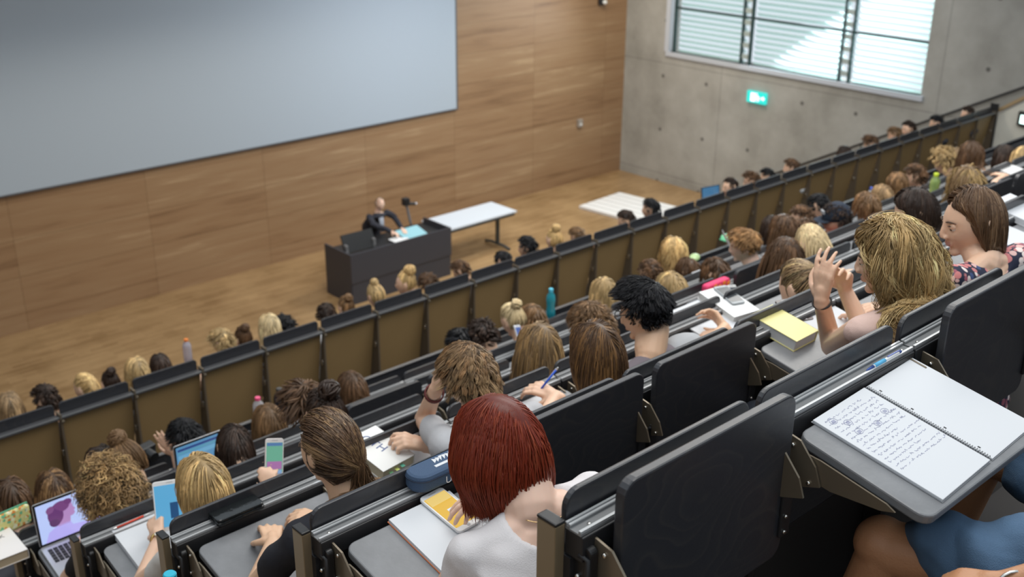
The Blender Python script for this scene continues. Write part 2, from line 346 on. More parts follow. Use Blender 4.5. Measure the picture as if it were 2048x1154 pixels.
def tablet_folded(parent, mats, lod, sticker=False):
    w0,w1=.052,.555
    o=MB().prism(rrect(w0,-.285,w1,.095,.032),.022,1,base=-.088).build('desk_tablet',mats,parent,bevel=.004 if lod<2 else 0)
    if lod<2:
        for x,s in ((.548,1),(.04,-1)):
            h=MB(); h.box((x-.012,-.096,-.235),(x+.020,-.0885,-.095)); h.tube([(x+.016*s,-.10,-.10),(x+.03*s,-.075,-.12),(x+.03*s,-.075,-.2),(x+.02*s,-.09,-.235)],.006,6)
            hb=h.build('hinge_plate',BLK,o,bevel=.002)
            for z in (-.108,-.185,-.222): MB().ell((x-.001,-.098,z),(.005,.004,.005),8,6).build('screw',SCREW,hb,smooth=True)
    if sticker: MB().box((.40,-.0895,-.06),(.47,-.0885,-.02)).build('label_sticker',PAPER,o)
    return o
RAILP=[(-.002,-.002),(-.002,.002),(-.0055,.002),(-.0055,-.003),(-.0095,-.003),(-.0095,.001),(-.0125,.001),(-.0125,-.006),(-.034,-.006),(-.034,-.0015),(-.0385,-.0015),(-.0400,-.004),(-.040,-.0095),(-.002,-.0095)]
def unit(name, lod, kind, seat=True, sticker=False):
    e=empty(name,(0,0,0),'black folding desk unit','desk seat')
    MB().prism(rrect(.008,-.345,.534,.052,.03 if lod else .032),.014,1,base=.004).build('backrest_board',PLY,e,bevel=.004 if lod<2 else 0)
    r=MB().prism(RAILP,.553,0,base=.0).build('pen_rail',ALU,e)
    rl=MB()
    for a,b in ((-.0055,-.002),(-.0125,-.0095),(-.0385,-.034)): rl.box((.001,a-.0007,-.0008),(.552,b+.0007,.0032 if a>-.008 else (.0020 if a>-.02 else -.0001)))
    rl.build('rail_ridge',ALUL,r)
    if lod==0:
        for x in (.035,.525): MB().ell((x,-.026,-.005),(.0045,.0045,.003),8,6).build('screw',SCREW,r,smooth=True)
    MB().box((0,-.045,-.062),(.553,-.0,-.010)).build('rail_beam',BLK,e,bevel=.003 if lod<2 else 0)
    for x in (.030,.532):
        b=MB(); brk(b,x); pb=b.build('hinge_bracket',STEEL,e)
        if lod<2:
            for y,z in ((-.07,-.045),(-.115,-.115),(-.06,-.115)): MB().ell((x-.002 if x<.1 else x+.0065,y,z),(.004,.0055,.0055),8,6).build('screw',SCREW,pb,smooth=True)
    if kind=='open': tablet_open(e,TOP,lod)
    else: tablet_folded(e,PLY,lod,sticker)
    MB().box((.56-.022,-.03,-.75),(.56-.002,.015,-.062)).build('support_leg',BLK,e)
    MB().box((.0,.018,-.75),(.555,.026,-.33)).build('dark_void_panel',UNDERSHADE,e)  # added dark sheet standing for the black void below the backrest
    if seat: MB().prism(rrect(.06,.05,.50,.44,.05),.02,2,base=-.79).build('seat',UNDERSHADE,e)
    return e
PROTO={}
ROWNAME={0:'nearest row',1:'second row',2:'third row',3:'fourth row',4:'fifth row',5:'front row of upper block'}
ORD=['first','second','third','fourth','fifth','sixth','seventh','eighth','ninth','tenth','eleventh','twelfth','thirteenth','fourteenth','fifteenth','sixteenth','seventeenth','eighteenth','nineteenth','twentieth','twenty first','twenty second','twenty third','twenty fourth','twenty fifth','twenty sixth','twenty seventh','twenty eighth']
FOLD={(0,0),(0,2),(0,3),(1,1),(1,2),(4,3),(2,9),(3,5),(3,7),(4,4),(2,10)}
NS={0:3,1:7,2:12,3:15,4:20,5:24}
for k in range(6):
    for i in range(NS[k]):
        kind='folded' if (k,i) in FOLD else 'open'; lod=0 if k<2 and i<4 else (1 if k<3 and i<6 else 2)
        key=(lod,kind,(k,i)==(4,4))
        if key not in PROTO: PROTO[key]=u=unit('folding_desk',lod,kind,True,(k,i)==(4,4))
        else: u=copy_tree(PROTO[key])
        u.location=(X0+i*SW,ry(k),rz(k))
        u['label']='desk with %s tablet, %s, %s from the aisle'%({'open':'lowered','folded':'raised'}[kind],ROWNAME[k],ORD[i])
        u['category']='desk'; u['group']='folding desks of the upper block'
# end posts at the aisle
def end_post():
    e=empty('end_post',(0,0,0),'post','post')
    MB().box((-.022,-.004,-.75),(.002,.042,-.0)).build('steel_post',STEEL_P,e,bevel=.002)
    MB().box((-.023,-.005,.0),(.003,.043,.007)).build('post_cap',RUB,e,bevel=.003)
    p=MB(); p.prism(rrect(-.058,-.165,-.012,-.035,.012),.02,0,base=.012).build('hook_housing',RUB,e,bevel=.004)
    q=MB(); q.tube([(.006,-.035,-.05),(.010,-.052,-.055),(.010,-.056,-.14),(.006,-.04,-.155)],.0055,8); q.build('bag_hook',BLK,e,smooth=True)
    for P_ in ((.010,-.056,-.163),(.010,-.03,-.10)): MB().ell(P_,(.006,.006,.006),8,6).build('screw',SCREW,e,smooth=True)
    MB().box((.0,-.02,-.75),(.022,.03,-.065)).build('side_frame',BLK,e)
    return e
STEEL_P=mat('floor_reflection_post_steel',(.27,.205,.125),.36,metal=.35)  # golden-brown floor reflection painted into the post colour
pr=None
for k,lb in enumerate(['square steel end post of the nearest desk row, right of the white shirt','square steel end post beside the brunette in black','square steel end post left of the clear bottle with blue cap','square steel end post right of the open laptop','square steel end post beside the yellow pencil case']):
    if pr is None: pr=e=end_post()
    else: e=copy_tree(pr)
    e.location=(X0-.004,ry(k)-.0,rz(k)+.002); e['label']=lb; e['category']='post'; e['group']='end posts along the stair aisle'
# front parapet panel of the upper block
fp=empty('front_panel',(0,0,0),'long black front panel before the first upper row','panel')
MB().box((X0,ry(5)+.17,-4.6),(16.9,ry(5)+.19,-3.40)).build('panel_board',PLY,fp)
MB().box((X0,ry(5)+.165,-3.40),(16.9,ry(5)+.195,-3.393)).build('edge_strip',mat('dark_grey_rail',(.10,.10,.105),.35,metal=.3),fp)
MB().box((X0,ry(5)+.05,-3.52),(16.9,ry(5)+.17,-3.505)).build('ledge',BLK,fp)
# the long bench of the lower block: black back strip, rail, dark panels painted with brown floor reflection between fins
def bench_unit():
    e=empty('bench_seat_unit',(0,0,0),'b','bench')
    MB().prism(rrect(.02,-.03,.545,.084,.03),.016,1,base=.012).build('backrest_board',PLY,e,bevel=.004)
    r=MB().box((0,-.05,-.022),(.556,.006,0)).build('rail',mat('dark_grey_rail',(.06,.06,.065),.35,metal=.3),e,bevel=.004)
    MB().box((.002,-.052,-.006),(.554,-.046,.002)).build('rail_ridge',ALU,r)
    MB().box((.552,-.056,-.02),(.566,.02,.022)).ell((.57,-.06,-.035),(.012,.008,.014),8,6).build('clamp',STEEL,e)
    p=MB(); rt=np.array(((1,0,0),(0,math.cos(.165),-math.sin(.165)),(0,math.sin(.165),math.cos(.165))))
    p.prism(rrect(.012,-.70,.552,-.03,.012),.014,1,base=-.012,fn=lambda V:(V-np.array((0,0,-.03)))@rt.T+np.array((0,0,-.03))).build('back_panel',BRN,e)
    MB().prism([(-.045,-.03),(-.02,-.03),(.11,-.74),(-.045,-.74)],.016,0,base=.556).build('support_fin',BRNF,e)
    MB().box((.545,-.02,-.33),(.556,.0,-.28)).ell((.548,-.02,-.30),(.008,.006,.02),8,6).build('hinge',SCREW,e)
    return e
pr=None
for j in range(28):
    if pr is None: pr=e=bench_unit()
    else: e=copy_tree(pr)
    e.location=(PX0+j*SW,PY,PZ); e['category']='bench'; e['group']='brown backed bench units across the hall'
    e['label']='brown panelled back in the long bench, '+('%s from its left end'%ORD[j] if j<14 else '%s from its right end'%ORD[27-j])
MB().box((16.86,PY-.06,PZ-.74),(16.90,PY+.06,PZ+.13)).build('bench_end_plate',BLK)
tag(bpy.data.objects['bench_end_plate'],'black end plate closing the long bench on the right','bench end')
# ---------------------------------------------------------------- people
TMP = []
def remesh(mb, vox, it=3, fac=.5, post=None, name='m', mats=(), noise=0, seed=0):
    me = mb.mesh('tmp', []); o = bpy.data.objects.new('tmp', me); C.objects.link(o)
    r = o.modifiers.new('r','REMESH'); r.mode='VOXEL'; r.voxel_size=vox
    if it: s = o.modifiers.new('s','SMOOTH'); s.factor=fac; s.iterations=it
    dg = bpy.context.evaluated_depsgraph_get(); dg.update()
    out = bpy.data.meshes.new_from_object(o.evaluated_get(dg), depsgraph=dg); out.name = name
    bpy.data.objects.remove(o); bpy.data.meshes.remove(me)
    n=len(out.vertices); co=np.empty(n*3,np.float32); out.vertices.foreach_get('co',co); co=co.reshape(-1,3)
    if noise:
        ph=np.array([seed*1.3,seed*2.1,seed*.7]); q=co*np.array([1,1,1.])
        w1=np.sin((q[:,0]*23+q[:,2]*31+ph[0])+2*np.sin(q[:,1]*13+q[:,2]*9)); w2=np.sin(q[:,1]*27-q[:,2]*19+ph[1]+1.7*np.sin(q[:,0]*17))
        w3=np.sin(q[:,0]*47-q[:,1]*41+q[:,2]*29+ph[2])
        nr=np.empty(n*3,np.float32); out.vertices.foreach_get('normal',nr); nr=nr.reshape(-1,3)
        co=co+nr*(noise*(np.sign(w1)*np.abs(w1)**.7+.7*w2+.35*w3))[:,None]
    if post is not None: co=post(co)
    out.vertices.foreach_set('co', co.astype(np.float32).ravel())
    for m in mats: out.materials.append(m)
    out.polygons.foreach_set('use_smooth',[True]*len(out.polygons)); out.update(); return out, co
def rotm(yaw,pitch,roll):
    # head rotation: yaw + = turn left, pitch + = look down, roll + = tilt to the right shoulder
    return np.array(Matrix.Rotation(yaw,3,'Z')@Matrix.Rotation(-pitch,3,'X')@Matrix.Rotation(roll,3,'Y'))
HR = np.array((.0755,.0955,.113))
def head_shape(v):
    # unit sphere -> skull and face, metres
    x,y,z=v[:,0],v[:,1],v[:,2]; X=x*HR[0]; Y=y*HR[1]; Z=z*HR[2]
    lo=np.clip(-z,0,1); X=X*(1-.30*lo**1.6); Y=np.where(y<0,Y*(1-.42*lo**1.2),Y*(1-.10*lo**2)); Z=np.where(z<0,Z*.98,Z)
    Y=Y+np.where((y>0)&(z<-.55),.008*(lo-.55)/.45,0); Y=Y+np.where(z>.0,-.010*z,0)
    fr=(y>0)
    for s in (-1,1):
        d=((x-s*.42)/.20)**2+((z-.06)/.14)**2; Y=Y-np.where(fr,.0095*np.exp(-d),0)
        d=((x-s*.40)/.26)**2+((z-.26)/.08)**2; Y=Y+np.where(fr,.0035*np.exp(-d),0)
        d=((x-s*.52)/.22)**2+((z+.22)/.20)**2; Y=Y+np.where(fr,.004*np.exp(-d),0)
    return np.stack([X,Y,Z],1)
def head_prims(mb, Cn, M, lod, ears=True):
    base=MB(); base.ell((0,0,0),(1,1,1),32 if lod<2 else 20,24 if lod<2 else 14); v=base.v[0]; T=lambda p: np.asarray(p)@M.T+Cn
    mb.add(T(head_shape(v)), base.f)
    def E(c,r,R=None):
        b=MB(); b.ell((0,0,0),r,12,8); q=b.v[0]
        if R is not None: q=q@np.array(R).T
        mb.add(T(q+np.array(c)), b.f)
    def K(a,ra,b,rb): mb.cap(T([a])[0],ra,T([b])[0],rb,10)
    K((0,.087,.022),.0075,(0,.1035,-.016),.0095); E((0,.101,-.022),(.0115,.011,.009)); 
    for s in (-1,1): E((s*.0125,.097,-.026),(.0075,.010,.0075))
    E((0,.0868,-.048),(.022,.0095,.005)); E((0,.0858,-.057),(.019,.0095,.0052)); E((0,.0705,-.084),(.023,.017,.016))
    if ears:
        for s in (-1,1):
            R=Matrix.Rotation(s*.28,3,'Z')@Matrix.Rotation(.2,3,'X')
            E((s*.0765,-.006,-.002),(.008,.019,.031),R); E((s*.080,-.017,.006),(.006,.006,.026),R); E((s*.0765,.0,-.03),(.006,.009,.010),R)
def eye_meshes(M, Cn, parent):
    for s in (-1,1):
        w=MB(); d=MB()
        c=np.array((s*.0315,.0765,.007)); c=c-np.array((0,.0025,0)); w.ell(c@M.T+Cn,(.0120,)*3,14,10); d.ell((c+np.array((0,.0085,-.003)))@M.T+Cn,(.0055,)*3,10,8); ld=MB(); ld.ell((c+np.array((0,.0006,.0028)))@M.T+Cn,(.0126,.0126,.0118),14,10); ld.build('eyelid',parent.data.materials[0],parent,smooth=True)
        o=w.build('eye',mat('eye_white',(.75,.72,.68),.2),parent,smooth=True); d.build('iris',mat('dark_iris',(.05,.03,.02),.15),o,smooth=True)
        b=MB()
        P=[np.array((s*(.016+.012*i),.0915-.0022*i*i*.9,.0265+.0035*math.sin(i*1.2)))@M.T+Cn for i in range(4)]; b.tube(P,[.0022,.0032,.0028,.0012],6)
        P=[np.array((s*(.020+.0075*i),.0892-.0016*i*i*.8,.0125+.0025*math.sin(i*1.05)))@M.T+Cn for i in range(4)]; b.tube(P,[.001,.0018,.0018,.001],5)
        b.build('eyebrow',mat('brow_brown',(.07,.04,.025),.7),parent)
def hand(mb, W, d, c, side, curl=.5, sc=1.0, spread=1.0, pinch=False):
    W=np.array(W,float); d=np.array(d,float); d/=np.linalg.norm(d); c=np.array(c,float); c-=d*(c@d); c/=np.linalg.norm(c)
    t=np.cross(c,d)*side   # towards the thumb
    offs=(.030,.010,-.010,-.028); ml=(.088,.092,.088,.080); fl=((.040,.024,.020),(.045,.027,.021),(.041,.025,.021),(.032,.019,.018))
    mb.cap(W-d*.02*sc,.024*sc,W+d*.035*sc,.022*sc,12)
    for i in range(4):
        k=W+(d*ml[i]+t*offs[i])*sc; mb.cap(W+(d*.02+t*offs[i]*.55)*sc,.0135*sc,k,.0115*sc,10)
        a=curl*(.75+.1*i)+(0 if not(pinch and i==0) else .1); p=k; ang=0
        lat=t*(.10*(1.5-i))*spread
        for j,(L,r) in enumerate(zip(fl[i],((.0095,.0085),(.0085,.0078),(.0078,.0062)))):
            ang+=a*(.9,1.15,.7)[j]; v=d*math.cos(ang)+c*math.sin(ang)+lat*(1-.3*j); v/=np.linalg.norm(v); q=p+v*L*sc
            mb.cap(p,r[0]*sc,q,r[1]*sc,10); p=q
    p=W+(d*.018+t*.022)*sc; cc=min(curl,.9)
    for j,(L,r) in enumerate(((.042,(.0145,.0115)),(.032,(.0110,.0098)),(.026,(.0098,.0075)))):
        v=d*(.62+.12*j)+t*(.78-.42*j)+c*(.25+.35*cc*(1+j*.5)); v/=np.linalg.norm(v); q=p+v*L*sc; mb.cap(p,r[0]*sc,q,r[1]*sc,10); p=q
def hair_col_attr(me, cols):
    a=me.color_attributes.new('tone','FLOAT_COLOR','POINT'); a.data.foreach_set('color', np.concatenate([cols,np.ones((len(cols),1))],1).astype(np.float32).ravel())
def hair_mat():
    m,nt,b=nodes_mat('hair'); L=nt.links; at=nd(nt,'ShaderNodeAttribute',attribute_name='tone'); L.new(at.outputs['Color'],b.inputs['Base Color'])
    b.inputs['Roughness'].default_value=.38; b.inputs['Specular IOR Level'].default_value=.35; b.inputs['Sheen Weight'].default_value=.0
    return m
HAIR=hair_mat()
COL=dict(blond=(.52,.36,.17),light=(.72,.56,.32),gold=(.64,.43,.19),dirty=(.29,.19,.10),lbrown=(.20,.115,.055),brown=(.115,.062,.032),dbrown=(.040,.024,.017),black=(.010,.010,.012),red=(.21,.026,.010),grey=(.20,.175,.15),ginger=(.36,.20,.085))
def is_hair(u, hl):
    x,y,z=u[:,0],u[:,1],u[:,2]
    top=(z>.58)&(y<.74); side=(y<.22)&(z>-.22); back=(y<-.15)&(z>-.60+hl); temple=(y<.5)&(z>.30)
    return top|side|back|temple
def hair(Cn, M, st, col, seed, lod, torso, name='hair', parent=None, org=None):
    """st: kind straight|short|buzz|curly|wavy|pony|bun|bob ; L length ; vol volume ; part x of the parting"""
    rng=np.random.default_rng(seed); kind=st.get('kind','straight'); Lh=st.get('L',.4); vol=st.get('vol',.10); px=st.get('part',.0)
    N=st.get('n',{0:5200,1:2000,2:480,3:200}[lod]); seg=st.get('seg',{0:13,1:10,2:7,3:6}[lod]); rad=st.get('r',{0:.00125,1:.0019,2:.0042,3:.009}[lod])
    u=rng.normal(size=(N*6,3)); u[::3]=u[::3]*.45+np.array((0,-.25,1.1)); u/=np.linalg.norm(u,axis=1,keepdims=True); u=u[is_hair(u,st.get('hl',0))]
    if st.get('bald'): 
        bc=np.array(st['bald'][:3]); bc/=np.linalg.norm(bc); keep=(u@bc<st['bald'][3])|(rng.random(len(u))<.12); u=u[keep]
    u=u[:N]; N=len(u); base=head_shape(u)
    down=M.T@np.array((0,0,-1.)); lay=rng.random(N)
    nrm=u/HR; nrm/=np.linalg.norm(nrm,axis=1,keepdims=True)
    X,Y,Z=np.eye(3)
    side=np.sign(u[:,0]-px+1e-6)[:,None]; topw=np.clip((u[:,2:3]-.15)/.6,0,1)
    crown=np.array(st.get('crown',(0,-.55,.83))); crown/=np.linalg.norm(crown)
    away=u-crown*(u@crown)[:,None]; away/=np.linalg.norm(away,axis=1,keepdims=True)+1e-6
    if kind in('straight','wavy','bob'): comb=side*X*topw*1.0+away*.7*(1-topw)+away*.35*topw+down*.6-Y*.25*topw
    elif kind in('pony','bun'):
        tie=np.array(st.get('tie',(0,-.11,.03))); comb=(tie-base); comb/=np.linalg.norm(comb,axis=1,keepdims=True)
    elif kind=='short': comb=away*1.0+Y*st.get('fwd',.3)+X*st.get('swp',0)+rng.normal(size=(N,3))*st.get('mess',.35)
    else: comb=away*.5+rng.normal(size=(N,3))*.8
    lift={'straight':.12,'wavy':.25,'bob':.12,'pony':.0,'bun':.0,'short':st.get('lift',.22),'buzz':.8,'curly':1.0}[kind]
    d=comb+nrm*lift; d/=np.linalg.norm(d,axis=1,keepdims=True)
    Ls=Lh*(1-.25*rng.random(N)) if kind not in('pony','bun') else np.full(N,Lh)
    if kind=='bob': Ls=np.full(N,.5)
    if kind=='short' and 'fade' in st: Ls=Ls*np.clip((u[:,2]+.15)/st['fade'],.15,1)
    P=np.empty((seg,N,3)); p=base*1.0+nrm*.001; P[0]=p; offl=(lay*vol)
    offl=offl+.02; rr=1+offl[:,None]
    tl=[((np.array(c)-Cn)@M, np.array(r), R) for c,r,R in torso] if kind!='bob' else []
    curlp=rng.random(N)*6.28; wav=st.get('wave',0.0); wf=st.get('wf',2.2)
    tied=np.zeros(N,bool); step=Ls/(seg-1)
    tailn=rng.normal(size=(N,3))
    for s_ in range(1,seg):
        if kind in('pony','bun'):
            tg=tie-p; dist=np.linalg.norm(tg,axis=1); now=(dist<step*1.1)|tied
            dn=np.where(now[:,None], (down if kind=='pony' else tailn*.3)+tailn*.13, tg/(dist[:,None]+1e-6))
            if kind=='pony': dn=np.where(now[:,None], dn+np.array(st.get('fall',(0,-.5,0)))*np.clip(1-s_/seg,0,1), dn)
            tied=now; d=dn/np.linalg.norm(dn,axis=1,keepdims=True)
            p=p+d*(step if kind=='pony' else np.where(now,step*.04,step))[:,None]
        else:
            g={'straight':.55,'wavy':.45,'bob':.5,'short':st.get('grav',.14),'buzz':.0,'curly':.12}[kind]
            d=d*(1-g)+(down+M.T@np.array(st.get('drift',(0,0,0))))*g+rng.normal(size=(N,3))*st.get('jit',.03)
            if kind=='short': d=d+comb*.15
            d/=np.linalg.norm(d,axis=1,keepdims=True)+1e-9; p=p+d*step[:,None]
        # keep outside the skull (with this lock's layer) and the torso
        hrr=HR*rr+np.array([.002,.002,.002]); q=p/hrr; ln=np.linalg.norm(q,axis=1); ins=(ln<1)&~((kind in('short','buzz','curly'))&False)
        qq=np.where(ins[:,None], q/np.maximum(ln,1e-6)[:,None]*hrr, p)
        p=qq
        for c,r,R in tl:
            q=(p-c)/(r*(1+offl*.6)[:,None]); ln=np.linalg.norm(q,axis=1); ins=ln<1
            p=np.where(ins[:,None], c+q/np.maximum(ln,1e-6)[:,None]*(r*(1+offl*.6)[:,None]), p)
        if 'tuck' in st:
            lim=st['tuck']-.25*np.clip(-p[:,2],0,.1); w_=np.clip((.105-p[:,2])/.07,0,1)*.6; p=p.copy(); p[:,1]=np.where(p[:,1]>lim,p[:,1]*(1-w_)+lim*w_,p[:,1])
        P[s_]=p
    tt=np.linspace(0,1,seg)[:,None,None]
    if kind=='bob':
        # cut to a clean line: stop below the jaw
        zc=st.get('cut',-.125)
        zz=P@(-down)
        for i in range(N):
            lowr=zc+.006*lay[i]-st.get('slope',.0)*P[:,i,1]
            k=np.argmax(zz[:,i]<lowr)
            if k>0:
                pts=P[:k+1,i]; f=np.linspace(0,k,seg); a=np.floor(f).astype(int); b=np.minimum(a+1,k); w_=(f-a)[:,None]; P[:,i]=pts[a]*(1-w_)+pts[b]*w_
                hh=(P[:,i]@(-down)); f2=1-.30*np.clip((-.015-hh)/.11,0,1)**1.4; ctr=np.array((0,.0,0)); P[:,i]=(P[:,i]-ctr)*np.stack([f2,1-(1-f2)*.6,np.ones_like(f2)],1)+ctr
    # clumping towards guides
    G=max(8,N//st.get('clump',9)); gi=rng.choice(N,G,replace=False); asg=np.argmin(((base[:,None]-base[gi][None])**2).sum(2),1) if N*G<4e6 else rng.integers(0,G,N)
    cl=st.get('cl',.55)
    if kind not in('buzz',): P=P+(P[:,gi[asg]]-P+ (base-base[gi[asg]])[None]*.25)*(cl*tt**1.3)
    if wav:
        ph=curlp[gi[asg]][None,:,None]; 
        P=P+wav*(tt*1.2 if kind=='wavy' else np.sqrt(tt))*(np.sin(tt*6.28*wf*(Lh/.4)+ph)*X+np.cos(tt*6.28*wf*(Lh/.4)+ph*1.3)*Y)
    if kind=='curly':
        ph=curlp[gi[asg]][None,:,None]; o2=rng.normal(size=(1,N,3)); a1=np.cross(nrm,o2[0]); a1/=np.linalg.norm(a1,axis=1,keepdims=True); a2=np.cross(nrm,a1)
        P=P+st.get('cr',.010)*np.minimum(1,tt*3)*(np.sin(tt*6.28*st.get('turns',2.2)+ph)*a1[None]+np.cos(tt*6.28*st.get('turns',2.2)+ph)*a2[None])
    W=P@M.T+Cn-(org if org is not None else 0)
    # tubes
    k=3; T=np.gradient(W,axis=0); T/=np.linalg.norm(T,axis=2,keepdims=True)+1e-9
    ref=(nrm@M.T)[None]; U=np.cross(T,ref); U/=np.linalg.norm(U,axis=2,keepdims=True)+1e-9; V=np.cross(T,U)
    tap=np.clip(np.minimum(1.0,.55+tt*3),0,1)*np.where(tt>.55,1-(tt-.55)/.45*.75,1)
    rs=rad*(.7+.6*rng.random(N))[None,:,None]*tap
    ring=[W+rs*(U*math.cos(6.2832*j/k)*1.5+V*math.sin(6.2832*j/k)*.8) for j in range(k)]
    vv=np.stack(ring,2).transpose(1,0,2,3).reshape(-1,3)   # N,seg,k
    ii=np.arange(N)[:,None,None]*seg*k+np.arange(seg-1)[None,:,None]*k; jj=np.arange(k)[None,None,:]; j2=(jj+1)%k
    F=np.stack([ii+jj,ii+j2,ii+k+j2,ii+k+jj],3).reshape(-1,4)
    tone=st.get('tone',.35); cv=(1+tone*(rng.random(G)[asg]-.5)*1.3+tone*(rng.random(N)-.5)*.9)[:,None]
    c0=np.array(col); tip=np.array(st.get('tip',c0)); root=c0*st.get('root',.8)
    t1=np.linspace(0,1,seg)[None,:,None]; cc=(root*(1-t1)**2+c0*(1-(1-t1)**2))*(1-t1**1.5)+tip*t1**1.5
    if lod<3: sm=(rng.random(G)[asg]<(.3 if 'streak' in st else .22)); st.setdefault('streak',tuple(c0*min(1.75,.88/c0.max()))); sm=sm[:,None,None]; cc=np.where(sm, np.array(st['streak'])[None,None]*np.ones_like(cc), np.broadcast_to(cc,(N,seg,3)))
    cols=np.repeat((np.broadcast_to(cc,(N,seg,3))*cv[:,None,:]).reshape(-1,3),k,0)
    nv=[vv]; nf=[F]; nc=[cols]; off=len(vv)
    # undercoat hugging the skull
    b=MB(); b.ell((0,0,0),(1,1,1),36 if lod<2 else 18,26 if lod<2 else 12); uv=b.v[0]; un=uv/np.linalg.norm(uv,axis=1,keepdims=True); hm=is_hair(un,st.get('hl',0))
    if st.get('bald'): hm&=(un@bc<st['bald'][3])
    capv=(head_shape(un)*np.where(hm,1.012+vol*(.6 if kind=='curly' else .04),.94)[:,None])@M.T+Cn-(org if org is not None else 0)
    if kind=='bun':
        bb=MB(); R=st.get('bunr',.035); bc_=np.array(tie)+np.array(st.get('bo',(0,-.02,.01)))
        q=rng.normal(size=(40 if lod>1 else 130,3)); q/=np.linalg.norm(q,axis=1,keepdims=True)
        bb.ell((0,0,0),(R*.93,)*3,14,10); 
        for w_ in q:
            a=np.cross(w_,(.3,.2,1)); a/=np.linalg.norm(a); c2=np.cross(w_,a); r_=R*(.9+.2*rng.random()); ph=rng.random()*6.28
            arc=[ (a*math.cos(x+ph)+c2*math.sin(x+ph))*r_+w_*R*.25 for x in np.linspace(0,2.4,8)]; bb.tube(arc,[rad*1.7*x for x in (.3,.9,1.1,1.1,1.1,1,.8,.2)],4,caps=False)
        bv=(np.concatenate(bb.v)+bc_)@M.T+Cn-(org if org is not None else 0)
        faces_b=bb.f; cb=np.array(col)[None]*(.8+.4*rng.random((len(bv),1)))
    me=bpy.data.meshes.new(name); allf=F.tolist(); V=vv; cl_=cols
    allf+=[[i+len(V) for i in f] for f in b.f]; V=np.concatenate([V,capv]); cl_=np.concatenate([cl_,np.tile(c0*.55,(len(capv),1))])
    if kind=='bun': allf+=[[i+len(V) for i in f] for f in faces_b]; V=np.concatenate([V,bv]); cl_=np.concatenate([cl_,cb])
    me.from_pydata(V.tolist(),[],allf); hair_col_attr(me,np.clip(cl_,0,1)); me.materials.append(HAIR); me.polygons.foreach_set('use_smooth',[True]*len(me.polygons)); me.update()
    o=bpy.data.objects.new(name,me); C.objects.link(o)
    if parent is not None: o.parent=parent
    return o
SK={'fair':mat('fair_skin',(.78,.51,.36),.45,sss=.15),'pink':mat('pinkish_skin',(.80,.54,.42),.45,sss=.15),'tan':mat('tanned_skin',(.72,.46,.30),.45,sss=.12),'warm':mat('warm_skin',(.50,.24,.12),.5,sss=.1,bump=.2,bscale=200)}
